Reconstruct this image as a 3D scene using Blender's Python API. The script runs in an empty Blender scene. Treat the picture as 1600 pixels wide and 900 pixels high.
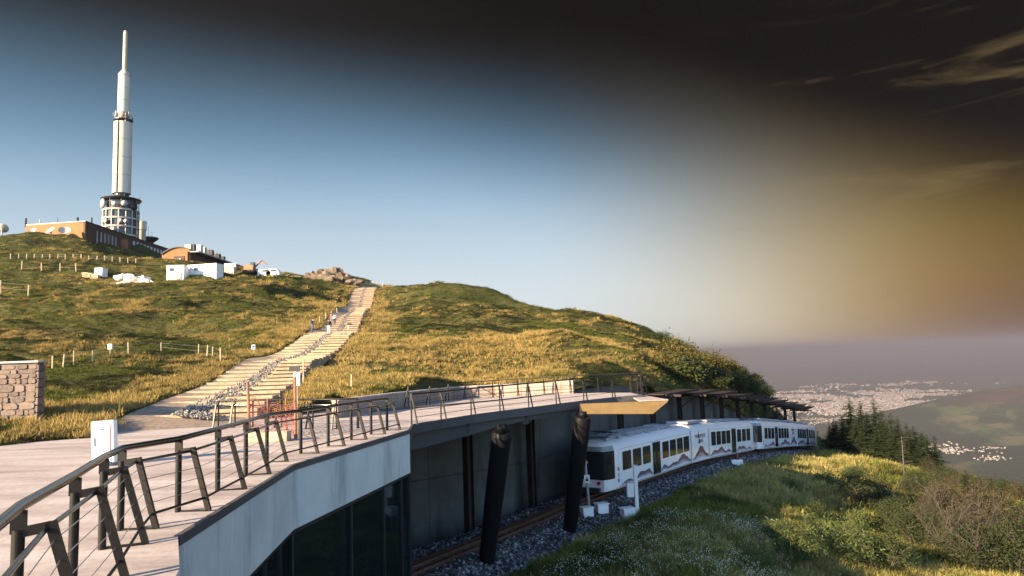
import bpy, bmesh, math, random
import numpy as np
from mathutils import Vector, Matrix

# ------------------------------------------------------------------ camera, sky, sun, exposure
SC = bpy.context.scene
COL = SC.collection
F, PITCH, ROLL = 1067.0, math.radians(5.94), math.radians(2.0)
cam_data = bpy.data.cameras.new("camera")
cam_data.sensor_width = 36.0
cam_data.lens = F / 1600.0 * 36.0
cam_data.clip_start = 0.1
cam_data.clip_end = 200000.0
cam = bpy.data.objects.new("camera", cam_data)
COL.objects.link(cam)
cam.matrix_world = Matrix.Rotation(math.pi / 2 + PITCH, 4, 'X') @ Matrix.Rotation(-ROLL, 4, 'Z')
SC.camera = cam

SUN_EL = math.radians(17.5)
SUN_H = Vector((-0.78, -0.62, 0)).normalized()            # horizontal direction towards the sun
SUN_DIR = (SUN_H * math.cos(SUN_EL) + Vector((0, 0, math.sin(SUN_EL)))).normalized()
SUN_AZ = math.atan2(SUN_H.x, SUN_H.y)                     # clockwise from +Y

world = bpy.data.worlds.new("World")
SC.world = world
world.use_nodes = True


def build_sky():
    nt = world.node_tree
    N, L = nt.nodes, nt.links
    N.clear()

    def n(t, **k):
        o = N.new(t)
        for a, b in k.items():
            setattr(o, a, b)
        return o

    def math_(op, a, b=None, c=None, clamp=False):
        m = n('ShaderNodeMath', operation=op, use_clamp=clamp)
        for i, v in enumerate((a, b, c)):
            if v is None:
                continue
            if isinstance(v, (int, float)):
                m.inputs[i].default_value = v
            else:
                L.new(v, m.inputs[i])
        return m.outputs[0]

    def rng(v, a, b, c=0.0, d=1.0):
        m = n('ShaderNodeMapRange', interpolation_type='SMOOTHSTEP')
        L.new(v, m.inputs[0])
        for i, q in enumerate((a, b, c, d)):
            m.inputs[1 + i].default_value = q
        return m.outputs[0]

    def mix(f, a, b, mode='MIX'):
        m = n('ShaderNodeMix', data_type='RGBA', blend_type=mode)
        m.clamp_factor = True
        if isinstance(f, (int, float)):
            m.inputs[0].default_value = f
        else:
            L.new(f, m.inputs[0])
        for i, v in ((6, a), (7, b)):
            if isinstance(v, tuple):
                m.inputs[i].default_value = (*v, 1)
            else:
                L.new(v, m.inputs[i])
        return m.outputs[2]

    sky = n('ShaderNodeTexSky', sky_type='NISHITA')
    sky.sun_disc = False
    sky.sun_elevation = SUN_EL
    sky.sun_rotation = SUN_AZ
    sky.altitude = 1400.0
    sky.air_density = 1.0
    sky.dust_density = 0.8
    sky.ozone_density = 1.6
    tc = n('ShaderNodeTexCoord')
    d = tc.outputs['Generated']
    sep = n('ShaderNodeSeparateXYZ')
    L.new(d, sep.inputs[0])
    x, y, z = sep.outputs
    # added darkening of the upper right sky, no cloud: oval in bearing and height
    az = math_('ARCTAN2', x, y)
    el = math_('ARCSINE', z)
    noi = n('ShaderNodeTexNoise')
    noi.inputs['Scale'].default_value = 2.6
    noi.inputs['Detail'].default_value = 5
    L.new(d, noi.inputs['Vector'])
    da = math_('SUBTRACT', az, math.radians(28.5))
    u = math_('DIVIDE', da, math.radians(88.6))
    v = math_('DIVIDE', math_('ADD', math_('SUBTRACT', el, math.radians(38.5)), math_('MULTIPLY', da, 0.443)), math.radians(17.3))
    rad = math_('SQRT', math_('ADD', math_('MULTIPLY', u, u), math_('MULTIPLY', v, v)))
    rad = math_('ADD', rad, math_('MULTIPLY', math_('SUBTRACT', noi.outputs[0], 0.5), 0.10))
    veil = math_('POWER', rng(rad, 2.45, 1.12), 1.13)
    # warm tint low on the right
    hor = math_('SQRT', math_('ADD', math_('MULTIPLY', x, x), math_('MULTIPLY', y, y)))
    saz = math_('DIVIDE', x, math_('MAXIMUM', hor, 0.001))
    front = rng(y, -0.05, 0.45)
    clear = sky.outputs[0]
    warm = math_('MULTIPLY', math_('MULTIPLY', rng(saz, 0.01, 0.674), rng(z, 0.90, 0.12)), front)
    # thin clouds, stretched sideways
    mp = n('ShaderNodeMapping')
    mp.inputs['Scale'].default_value = (2.2, 1.2, 15.0)
    mp.inputs['Rotation'].default_value = (0, math.radians(-7), 0)
    L.new(d, mp.inputs[0])
    cn = n('ShaderNodeTexNoise')
    cn.inputs['Scale'].default_value = 1.5
    cn.inputs['Detail'].default_value = 7
    cn.inputs['Roughness'].default_value = 0.62
    cn.inputs['Distortion'].default_value = 0.5
    L.new(mp.outputs[0], cn.inputs['Vector'])
    cl = math_('MULTIPLY', math_('MULTIPLY', rng(cn.outputs[0], 0.535, 0.72), rng(saz, 0.15, 0.5)), rng(z, 0.46, 0.36))
    cl = math_('MULTIPLY', cl, rng(z, 0.10, 0.18))
    base = mix(1.0, sky.outputs[0], SKY_GAIN, 'MULTIPLY')
    base = mix(0.9, base, SKY_MID)
    pale = mix(rng(z, 0.344, 0.018), base, SKY_PALE)
    pale = mix(rng(z, 0.20, 0.463), pale, SKY_TOP)
    c1 = mix(warm, pale, SKY_WARM)
    c1 = mix(math_('MULTIPLY', rng(saz, 0.288, 0.67), math_('MULTIPLY', rng(z, 0.189, -0.02), front)), c1, SKY_DUSK)
    c2 = mix(math_('MULTIPLY', veil, front), mix(front, clear, c1), SKY_VEIL)
    c3 = mix(math_('MULTIPLY', cl, 0.3), c2, SKY_CLOUD)
    bg = n('ShaderNodeBackground')
    L.new(c3, bg.inputs[0])
    bg.inputs[1].default_value = 0.12
    out = n('ShaderNodeOutputWorld')
    L.new(bg.outputs[0], out.inputs[0])


# sky colours are radiances before the background strength of 0.12
SKY_GAIN = (0.27, 0.36, 0.44)
SKY_MID = (0.48, 0.90, 1.30)
SKY_PALE = (1.71, 1.87, 1.92)
SKY_TOP = (0.037, 0.037, 0.038)
SKY_WARM = (1.34, 0.82, 0.075)
SKY_DUSK = (0.36, 0.12, 0.095)
SKY_VEIL = (0.008, 0.005, 0.003)
SKY_CLOUD = (0.667, 0.483, 0.200)
build_sky()

sun_data = bpy.data.lights.new("sun", 'SUN')
sun_data.energy = 5.0
sun_data.angle = math.radians(0.6)
sun_data.color = (1.0, 0.74, 0.46)
sun = bpy.data.objects.new("sun", sun_data)
COL.objects.link(sun)
sun.rotation_euler = SUN_DIR.to_track_quat('Z', 'Y').to_euler()

SC.view_settings.view_transform = 'Standard'
SC.view_settings.look = 'None'
SC.view_settings.gamma = 1.0
SC.view_settings.use_curve_mapping = False
SC.view_settings.exposure = 2.0
SC.render.engine = 'CYCLES'
cy = SC.cycles
cy.use_denoising = True
try:
    cy.denoiser = 'OPENIMAGEDENOISE'
except Exception:
    pass
cy.max_bounces = 4
cy.diffuse_bounces = 2
cy.glossy_bounces = 2
cy.transmission_bounces = 3
cy.transparent_max_bounces = 8
cy.volume_bounces = 0
cy.caustics_reflective = False
cy.caustics_refractive = False

# ------------------------------------------------------------------ survey helpers (a pixel sighted at a known distance)
rnd = random.Random(7)
rs = np.random.RandomState(11)


def ray(px, py):
    x, y = (px - 800) / F, (450 - py) / F
    c, s = math.cos(ROLL), math.sin(ROLL)
    xl, yl = x * c + y * s, -x * s + y * c
    cp, sp = math.cos(PITCH), math.sin(PITCH)
    return Vector((xl, cp - yl * sp, sp + yl * cp))


def at(px, py, Y):
    r = ray(px, py)
    return r * (Y / r.y)


def atz(px, py, z):
    r = ray(px, py)
    return r * (z / r.z)


def zdeck(x, y):
    return -2.12 - 0.012 * (max(y, 8) - 10) + 0.030 * max(0.0, x + 3)


def atdeck(px, py):
    z = -2.2
    for _ in range(6):
        p = atz(px, py, z)
        z = zdeck(p.x, p.y)
    return Vector((p.x, p.y, z))


# ------------------------------------------------------------------ numpy noise and thin-plate surfaces
def vnoise(x, y, seed=0):
    x = np.asarray(x, float); y = np.asarray(y, float)
    xi, yi = np.floor(x).astype(np.int64), np.floor(y).astype(np.int64)
    fx, fy = x - xi, y - yi
    fx, fy = fx * fx * (3 - 2 * fx), fy * fy * (3 - 2 * fy)

    def h(a, b):
        n = (a * 374761393 + b * 668265263 + seed * 974711) & 0x7fffffff
        n = ((n ^ (n >> 13)) * 1274126177) & 0x7fffffff
        return ((n ^ (n >> 16)) & 0xffff) / 65535.0
    return ((h(xi, yi) * (1 - fx) + h(xi + 1, yi) * fx) * (1 - fy) + (h(xi, yi + 1) * (1 - fx) + h(xi + 1, yi + 1) * fx) * fy)


def fbm(x, y, seed=0, o=4, g=0.5):
    a, s, t = 1.0, 0.0, 0.0
    for i in range(o):
        s = s + a * vnoise(np.asarray(x) * 2 ** i + 17.3 * i, np.asarray(y) * 2 ** i - 9.1 * i, seed + i)
        t += a
        a *= g
    return s / t


class TPS:
    def __init__(self, pts, reg=0.6):
        P = np.array(pts, float)
        self.c = P[:, :2] / 100.0
        n = len(P)
        K = self.U(self.c[:, None, :] - self.c[None, :, :]) + np.eye(n) * reg * 1e-3
        Q = np.c_[np.ones(n), self.c]
        A = np.zeros((n + 3, n + 3))
        A[:n, :n] = K; A[:n, n:] = Q; A[n:, :n] = Q.T
        w = np.linalg.solve(A, np.r_[P[:, 2], 0, 0, 0])
        self.w, self.a = w[:n], w[n:]

    @staticmethod
    def U(d):
        r2 = (d ** 2).sum(-1)
        return r2 * np.log(r2 + 1e-12)

    def __call__(self, x, y):
        x = np.asarray(x, float); y = np.asarray(y, float)
        sh = x.shape
        q = np.stack([x.ravel(), y.ravel()], -1) / 100.0
        out = np.empty(len(q))
        for i in range(0, len(q), 20000):
            b = q[i:i + 20000]
            out[i:i + 20000] = self.U(b[:, None, :] - self.c[None]) @ self.w + self.a[0] + b @ self.a[1:]
        return out.reshape(sh)


def seg_dist(x, y, poly):
    """distance to a polyline and the signed side (+ = left of the walking direction)"""
    x = np.asarray(x, float); y = np.asarray(y, float)
    best = np.full(x.shape, 1e18); side = np.zeros(x.shape); par = np.zeros(x.shape)
    nx = np.zeros(x.shape); ny = np.zeros(x.shape)
    for i in range(len(poly) - 1):
        ax, ay = poly[i][0], poly[i][1]
        bx, by = poly[i + 1][0], poly[i + 1][1]
        dx, dy = bx - ax, by - ay
        l2 = dx * dx + dy * dy
        t = np.clip(((x - ax) * dx + (y - ay) * dy) / l2, 0, 1)
        qx, qy = ax + t * dx, ay + t * dy
        d = (x - qx) ** 2 + (y - qy) ** 2
        m = d < best
        best = np.where(m, d, best)
        cr = dx * (y - ay) - dy * (x - ax)
        side = np.where(m, np.sign(cr), side)
        par = np.where(m, i + t, par)
        nx = np.where(m, qx, nx); ny = np.where(m, qy, ny)
    return np.sqrt(best), side, par, nx, ny


# ------------------------------------------------------------------ object helpers
def tag(o, label=None, cat=None, group=None, kind=None):
    if label: o["label"] = label
    if cat: o["category"] = cat
    if group: o["group"] = group
    if kind: o["kind"] = kind
    return o


def thing(name, label, cat, loc=(0, 0, 0), group=None):
    o = bpy.data.objects.new(name, None)
    o.empty_display_size = 0.3
    COL.objects.link(o)
    o.location = loc
    return tag(o, label, cat, group)


class MB:
    """collects shapes in world coordinates; build() links them as one mesh object"""

    def __init__(self):
        self.v, self.f, self.m = [], [], []

    def add(self, vs, fs, mi=0):
        b = len(self.v)
        self.v += [tuple(p) for p in vs]
        self.f += [tuple(b + i for i in f) for f in fs]
        self.m += [mi] * len(fs)
        return self

    def hexa(self, c8, mi=0):
        """8 corners: bottom ring 0-3, top ring 4-7"""
        return self.add(c8, [(3, 2, 1, 0), (4, 5, 6, 7), (0, 1, 5, 4), (1, 2, 6, 5), (2, 3, 7, 6), (3, 0, 4, 7)], mi)

    def box(self, c, s, M=None, mi=0):
        cx, cy_, cz = c
        hx, hy, hz = s[0] / 2, s[1] / 2, s[2] / 2
        vs = [Vector((cx + a * hx, cy_ + b * hy, cz + d * hz)) for d in (-1, 1) for a, b in ((-1, -1), (1, -1), (1, 1), (-1, 1))]
        if M is not None:
            vs = [M @ q for q in vs]
        return self.hexa(vs, mi)

    def bar(self, a, b, w, h=None, up=(0, 0, 1), mi=0):
        """box beam from a to b; w across, h along up"""
        a, b = Vector(a), Vector(b)
        h = w if h is None else h
        t = (b - a).normalized()
        u = Vector(up)
        sd = t.cross(u)
        if sd.length < 1e-4:
            sd = t.cross(Vector((1, 0, 0)))
        sd.normalize()
        u = sd.cross(t).normalized()
        o = [(-1, -1), (1, -1), (1, 1), (-1, 1)]
        vs = [p + sd * (i * w / 2) + u * (j * h / 2) for p in (a, b) for i, j in o]
        return self.hexa(vs, mi)

    def tube(self, pts, r, n=8, caps=True, mi=0):
        pts = [Vector(p) for p in pts]
        rr = r if isinstance(r, (list, tuple)) else [r] * len(pts)
        vs, fs = [], []
        prev = None
        for i, p in enumerate(pts):
            t = (pts[min(i + 1, len(pts) - 1)] - pts[max(i - 1, 0)])
            t = t.normalized() if t.length > 1e-9 else Vector((0, 0, 1))
            if prev is None:
                sd = t.cross(Vector((0, 0, 1)))
                if sd.length < 1e-3:
                    sd = Vector((1, 0, 0))
            else:
                sd = prev - t * prev.dot(t)
            sd.normalize()
            prev = sd
            u = t.cross(sd)
            for k in range(n):
                a = 2 * math.pi * k / n
                vs.append(p + (sd * math.cos(a) + u * math.sin(a)) * rr[i])
        for i in range(len(pts) - 1):
            for k in range(n):
                k2 = (k + 1) % n
                fs.append((i * n + k, i * n + k2, (i + 1) * n + k2, (i + 1) * n + k))
        if caps:
            fs.append(tuple(range(n))[::-1])
            fs.append(tuple((len(pts) - 1) * n + k for k in range(n)))
        return self.add(vs, fs, mi)

    def lathe(self, c, prof, n=24, mi=0, a0=0.0, a1=2 * math.pi):
        """prof: (radius, z) from bottom to top around the vertical axis at c"""
        full = abs(a1 - a0 - 2 * math.pi) < 1e-6
        m = n if full else n + 1
        vs, fs = [], []
        for r, z in prof:
            for k in range(m):
                a = a0 + (a1 - a0) * k / n
                vs.append((c[0] + r * math.cos(a), c[1] + r * math.sin(a), c[2] + z))
        for i in range(len(prof) - 1):
            for k in range(n):
                k2 = (k + 1) % m
                fs.append((i * m + k, i * m + k2, (i + 1) * m + k2, (i + 1) * m + k))
        return self.add(vs, fs, mi)

    def prism(self, poly, d, mi=0):
        """closed polygon (3D points) pushed along vector d"""
        n = len(poly)
        d = Vector(d)
        vs = [Vector(p) for p in poly] + [Vector(p) + d for p in poly]
        fs = [tuple(range(n))[::-1], tuple(range(n, 2 * n))] + [(i, (i + 1) % n, n + (i + 1) % n, n + i) for i in range(n)]
        return self.add(vs, fs, mi)

    def build(self, name, mat, parent=None, smooth=False, bevel=0.0, label=None, fix=True):
        off = parent_loc(parent)
        me = bpy.data.meshes.new(name)
        me.from_pydata([(p[0] - off[0], p[1] - off[1], p[2] - off[2]) for p in self.v], [], self.f)
        for mm in (mat if isinstance(mat, (list, tuple)) else [mat]):
            me.materials.append(mm)
        if len(set(self.m)) > 1:
            me.polygons.foreach_set("material_index", self.m)
        if fix or bevel:
            bm = bmesh.new()
            bm.from_mesh(me)
            if fix:
                bmesh.ops.recalc_face_normals(bm, faces=bm.faces)
            if bevel:
                es = [e for e in bm.edges if len(e.link_faces) == 2 and e.calc_face_angle(0) > 0.6]
                bmesh.ops.bevel(bm, geom=es, offset=bevel, segments=1, affect='EDGES', clamp_overlap=True)
            bm.to_mesh(me)
            bm.free()
        if smooth:
            me.polygons.foreach_set("use_smooth", [True] * len(me.polygons))
        me.update()
        o = bpy.data.objects.new(name, me)
        COL.objects.link(o)
        if parent is not None:
            o.parent = parent
        if label:
            o["label"] = label
        return o


def parent_loc(p):
    v = Vector((0, 0, 0))
    while p is not None:
        v += Vector(p.location)
        p = p.parent
    return v


def share(o, parent, loc, rotz=0.0, scale=None):
    """a copy of o (shared mesh) under parent"""
    c = o.copy()
    COL.objects.link(c)
    c.parent = parent
    c.location = loc
    c.rotation_euler = (0, 0, rotz)
    if scale is not None:
        c.scale = scale
    return c


def auto_smooth(o, ang=0.6):
    me = o.data
    me.polygons.foreach_set("use_smooth", [True] * len(me.polygons))
    bm = bmesh.new(); bm.from_mesh(me)
    for e in bm.edges:
        if len(e.link_faces) != 2 or e.calc_face_angle(0) > ang:
            e.smooth = False
    bm.to_mesh(me); bm.free()


# ------------------------------------------------------------------ materials
class NT:
    def __init__(self, name):
        self.mat = bpy.data.materials.new(name)
        self.mat.use_nodes = True
        self.t = self.mat.node_tree
        self.bsdf = self.t.nodes['Principled BSDF']
        self.geo = None

    def n(self, t, **k):
        o = self.t.nodes.new(t)
        for a, b in k.items():
            setattr(o, a, b)
        return o

    def link(self, a, b):
        self.t.links.new(a, b)

    def pos(self):
        if self.geo is None:
            self.geo = self.n('ShaderNodeNewGeometry')
        return self.geo.outputs['Position']

    def noise(self, scale, detail=4, rough=0.55, vec=None, stretch=None, dist=0.0):
        v = vec or self.pos()
        if stretch:
            m = self.n('ShaderNodeMapping')
            m.inputs['Scale'].default_value = stretch
            self.link(v, m.inputs[0]); v = m.outputs[0]
        o = self.n('ShaderNodeTexNoise')
        o.inputs['Scale'].default_value = scale
        o.inputs['Detail'].default_value = detail
        o.inputs['Roughness'].default_value = rough
        o.inputs['Distortion'].default_value = dist
        self.link(v, o.inputs['Vector'])
        return o.outputs[0]

    def ramp(self, f, stops):
        r = self.n('ShaderNodeValToRGB')
        e = r.color_ramp.elements
        e[0].position, e[0].color = stops[0][0], (*stops[0][1], 1)
        e[1].position, e[1].color = stops[-1][0], (*stops[-1][1], 1)
        for p, c in stops[1:-1]:
            q = e.new(p); q.color = (*c, 1)
        self.link(f, r.inputs[0])
        return r.outputs[0]

    def mix(self, f, a, b, mode='MIX'):
        m = self.n('ShaderNodeMix', data_type='RGBA', blend_type=mode)
        for i, v in ((0, f), (6, a), (7, b)):
            if isinstance(v, (int, float)):
                m.inputs[i].default_value = v
            elif isinstance(v, tuple):
                m.inputs[i].default_value = (*v, 1)
            else:
                self.link(v, m.inputs[i])
        return m.outputs[2]

    def math(self, op, a, b=0.0):
        m = self.n('ShaderNodeMath', operation=op)
        for i, v in ((0, a), (1, b)):
            if isinstance(v, (int, float)):
                m.inputs[i].default_value = v
            else:
                self.link(v, m.inputs[i])
        return m.outputs[0]

    def color(self, c):
        if isinstance(c, tuple):
            self.bsdf.inputs['Base Color'].default_value = (*c, 1)
        else:
            self.link(c, self.bsdf.inputs['Base Color'])
        return self

    def set(self, rough=0.6, metal=0.0, spec=None, **k):
        for nm, v in (('Roughness', rough), ('Metallic', metal), ('Specular IOR Level', spec)):
            if v is None:
                continue
            if isinstance(v, (int, float)):
                self.bsdf.inputs[nm].default_value = v
            else:
                self.link(v, self.bsdf.inputs[nm])
        for nm, v in k.items():
            self.bsdf.inputs[nm.replace('_', ' ')].default_value = v
        return self

    def bump(self, h, strength=0.4, dist=0.05):
        b = self.n('ShaderNodeBump')
        b.inputs['Strength'].default_value = strength
        b.inputs['Distance'].default_value = dist
        self.link(h, b.inputs['Height'])
        self.link(b.outputs[0], self.bsdf.inputs['Normal'])
        return self


def plain(name, c, rough=0.6, metal=0.0, var=0.18, scale=3.0, bump=0.0, bscale=40.0, spec=None, stretch=None):
    m = NT(name)
    f = m.noise(scale, 5, 0.6, stretch=stretch)
    lo = tuple(q * (1 - var) for q in c)
    hi = tuple(min(1, q * (1 + var)) for q in c)
    m.color(m.ramp(f, [(0.3, lo), (0.7, hi)]))
    m.set(rough, metal, spec)
    if bump:
        m.bump(m.noise(bscale, 4), bump, 0.02)
    return m.mat
# ------------------------------------------------------------------ the railway line in plan and profile
TRK = np.array([(-14, 14, -8.35), (-9, 21.5, -8.35), (-4.8, 28.5, -8.35), (-1.8, 33, -8.35), (1.2, 37.5, -8.36), (4.0, 42.0, -8.42),
                (13.4, 56.3, -8.97), (23, 71, -10.3), (34.5, 89, -12.6), (46, 107, -15.2), (58, 125, -18), (72, 143, -21), (95, 165, -24)], float)


def catmull(P, n=20):
    out = []
    for i in range(len(P) - 1):
        p0, p1, p2, p3 = P[max(i - 1, 0)], P[i], P[i + 1], P[min(i + 2, len(P) - 1)]
        for k in range(n):
            t = k / n
            out.append(.5 * ((2 * p1) + (-p0 + p2) * t + (2 * p0 - 5 * p1 + 4 * p2 - p3) * t * t + (-p0 + 3 * p1 - 3 * p2 + p3) * t ** 3))
    out.append(P[-1])
    return np.array(out)


TD = catmull(TRK)
TS = np.r_[0, np.cumsum(np.linalg.norm(np.diff(TD[:, :2], axis=0), axis=1))]
TS -= TS[np.argmin(np.linalg.norm(TD[:, :2] - [4, 42], axis=1))]


def TR(s, off=0.0, h=0.0):
    p = [float(np.interp(s, TS, TD[:, k])) for k in range(3)]
    q = [float(np.interp(s + .5, TS, TD[:, k])) for k in range(3)]
    o = [float(np.interp(s - .5, TS, TD[:, k])) for k in range(3)]
    t = Vector((q[0] - o[0], q[1] - o[1])).normalized()
    return Vector((p[0] + t.y * off, p[1] - t.x * off, p[2] + h))


def TRv(s, off, h):
    s = np.asarray(s, float)
    p = [np.interp(s, TS, TD[:, k]) for k in range(3)]
    dx = np.interp(s + .5, TS, TD[:, 0]) - np.interp(s - .5, TS, TD[:, 0])
    dy = np.interp(s + .5, TS, TD[:, 1]) - np.interp(s - .5, TS, TD[:, 1])
    l = np.hypot(dx, dy)
    return np.stack([p[0] + dy / l * off, p[1] - dx / l * off, p[2] + h], -1)


def wall_off(s):
    return -3.2 - 3.3 * max(0.0, min(1.0, (-3 - s) / 12.0))


def wall_top(s):
    return float(np.interp(s, [-30, 12, 21, 35, 49, 60, 66, 130], [-2.45, -2.45, -3.75, -5.3, -8.2, -12.3, TR(66).z - .4, TR(130).z - .4]))


def WALL(s):
    p = TR(s, wall_off(s))
    return Vector((p.x, p.y, wall_top(s)))


S_W = list(np.arange(-15, 121, 3.0))
BOUND = [(-12, -40), (-12, 16), (-11, 28)] + [(WALL(s).x, WALL(s).y) for s in S_W]

# ------------------------------------------------------------------ hill above the line (survey points: pixel, distance)
path_c = [at(300, 655, 30.5), at(345, 626, 35.5), at(392, 600, 42), at(443, 562, 55), at(511, 525, 76), at(540, 498, 115), at(562, 480, 160), at(586, 469, 200)]
PATH = [(p.x, p.y) for p in path_c]
ctl = [tuple(p) for p in path_c]
for px, py, Y in [
    # left bank and meadow
    (0, 690, 23.5), (60, 660, 27.5), (130, 665, 27), (200, 655, 29), (0, 620, 33), (100, 610, 38), (200, 600, 42), (280, 600, 42),
    (0, 572, 52), (100, 568, 56), (200, 560, 60), (320, 556, 62), (400, 545, 66), (0, 530, 78), (120, 525, 82), (250, 518, 88), (380, 515, 86), (460, 510, 88),
    (0, 490, 108), (120, 488, 110), (250, 482, 115), (380, 475, 118), (470, 470, 124), (0, 450, 140), (100, 447, 142), (200, 446, 146), (280, 434, 152), (350, 432, 154),
    (430, 434, 160), (500, 442, 172), (560, 455, 186), (0, 425, 165), (100, 420, 172), (200, 424, 172), (0, 398, 198), (100, 397, 204), (180, 402, 208), (240, 412, 215),
    (0, 367, 228), (70, 366, 230), (130, 374, 233), (190, 388, 258), (250, 414, 296), (255, 424, 232), (340, 426, 240), (400, 428, 235), (470, 432, 215), (540, 438, 205), (600, 446, 212),
    # right mound
    (600, 462, 188), (625, 449, 184), (680, 446, 180), (740, 450, 172), (775, 459, 166), (790, 466, 160), (850, 478, 150), (900, 490, 142), (950, 503, 134),
    (1010, 521, 126), (1060, 545, 120), (1100, 567, 116), (1150, 592, 114), (1190, 615, 117),
    (600, 500, 130), (680, 490, 130), (760, 495, 122), (580, 530, 92), (660, 525, 92), (750, 525, 92), (850, 525, 98), (930, 530, 100), (1000, 550, 98), (1060, 578, 94),
    (500, 575, 56), (480, 610, 40), (560, 570, 58), (640, 568, 56), (740, 566, 58), (840, 560, 64), (930, 560, 68), (520, 605, 42), (600, 600, 41), (680, 596, 44), (760, 592, 47), (840, 586, 50), (900, 585, 51),
    (950, 578, 58), (1000, 588, 60), (1040, 590, 68), (1060, 602, 71), (1100, 606, 82), (1150, 622, 94), (1180, 632, 103), (1200, 640, 114),
    # shoulders just below the skyline and the ground behind it
    (740, 466, 150), (775, 474, 146), (790, 480, 142), (850, 497, 126), (900, 506, 120), (950, 516, 116), (1060, 559, 108), (1100, 582, 104),
    (790, 471, 150), (850, 484, 139), (900, 496, 132), (775, 465, 158), (820, 475, 148), (820, 486, 134),
    (1010, 532, 148), (1060, 556, 142), (1100, 584, 138), (1150, 618, 136), (1060, 580, 175), (1100, 612, 175), (1150, 650, 175), (430, 437, 185), (470, 442, 165), (440, 446, 150),
]:
    ctl.append(tuple(at(px, py, Y)))
for px, py, Y in [(625, 449, 184), (680, 446, 180), (740, 450, 172), (790, 466, 160), (850, 478, 150), (900, 490, 142), (950, 503, 134), (1010, 521, 126)]:
    p = at(px, py, Y)
    ctl.append((p.x * 1.28, p.y * 1.28, p.z * 1.28 - 9))
    ctl.append((p.x * 1.8, p.y * 1.8, p.z * 1.8 - 45))
for x, y, z in [(-30, -40, -2.7), (-30, 0, -2.7), (-14, -40, -2.7), (-14, 0, -2.7), (-14, 18, -2.7), (-9, 26, -2.75), (-12, 29, -2.7), (-7, 31, -2.7), (-60, -40, -4), (-60, 0, -3.4), (-100, 0, -5), (-100, -40, -7), (-140, 30, -3), (-190, 0, -8), (-190, -40, -10),
                (-50, 22, -1.6), (-80, 30, -1.2), (-140, 70, 4), (-190, 70, 2), (-200, 150, 22), (-200, 230, 38), (-180, 270, 52), (-155, 271, 52), (-150, 335, 40), (-200, 335, 42), (-105, 300, 28), (-115, 335, 18), (-60, 260, 17), (-75, 300, 14), (-75, 340, -2), (0, 335, -30), (70, 330, -80)]:
    ctl.append((x, y, z))
for s in range(-15, 121, 6):
    w = WALL(s)
    ctl.append(tuple(w))
_hill = TPS(ctl, 0.15)


def poly_mask(x, y, poly):
    inside = np.zeros(x.shape, bool)
    j = len(poly) - 1
    for i in range(len(poly)):
        xi, yi, xj, yj = poly[i][0], poly[i][1], poly[j][0], poly[j][1]
        inside ^= ((yi > y) != (yj > y)) & (x < (xj - xi) * (y - yi) / (yj - yi + 1e-12) + xi)
        j = i
    return inside


# outline of the terrace and footbridge, so that the ground stays below them
E0, E1, E2, E3 = Vector((2.2, -4.1, zdeck(2.2, -4.1))), atdeck(278, 838), atdeck(459, 726), atdeck(640, 672)
far_px = [(604, 643), (638, 636.5), (672, 632), (701, 627), (728, 623.5), (770, 621), (809, 619), (850, 617), (891, 615), (935, 613.5), (985, 613.5)]
out_px = [(645, 663.5), (691, 656), (738, 648.5), (783, 642.5), (828, 637), (871, 631.5), (914, 626), (959, 621), (1004, 617.5)]
left_px = [(520, 640), (470, 648), (400, 655), (300, 658), (232, 664), (140, 684), (60, 690), (0, 697)]
FAR = [atdeck(*p) for p in far_px]
OUT = [atdeck(*p) for p in out_px]
LEFT = [atdeck(*p) for p in left_px]
FAR_LINE = [(p.x, p.y) for p in FAR]
DECK_OUT = [(p.x, p.y) for p in [E0, E1, E2, E3] + OUT + FAR[::-1] + LEFT] + [(-34, 21), (-34, -20), (2.2, -20)]


def hill_z(x, y, relief=True):
    x = np.asarray(x, float); y = np.asarray(y, float)
    z = _hill(x, y)
    if relief:
        dp = seg_dist(x, y, PATH)[0]
        dw = seg_dist(x, y, BOUND)[0]
        far = np.clip((y - 26) / 30, 0, 1)
        m = np.clip((dp - 3.4) / 9, 0, 1) * np.clip((dw - 1.0) / 6, 0, 1) * far
        a = (fbm(x / 22, y / 15, 3, 3) - 0.52) * 4.2 + (fbm(x / 6.5, y / 5, 9, 3) - 0.5) * 2.8
        b = np.abs(fbm(x / 3.1, y / 2.7, 21, 2) - 0.5) * -0.9
        z = z + (a + b) * m * np.clip(1.15 - (x + 5) / 60, 0.5, 1)
        dpp = dp < 2.9
        z = np.where(dpp, z - 0.14, z)
        zd = -2.12 - 0.012 * (np.maximum(y, 8) - 10) + 0.030 * np.maximum(0.0, x + 3)
        near_deck = poly_mask(x, y, DECK_OUT) | (seg_dist(x, y, FAR_LINE)[0] < 1.7)
        z = np.where(near_deck, np.minimum(z, zd - 0.55), z)
    return z


def hz(x, y):
    return float(hill_z(np.array([x]), np.array([y]))[0])


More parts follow.
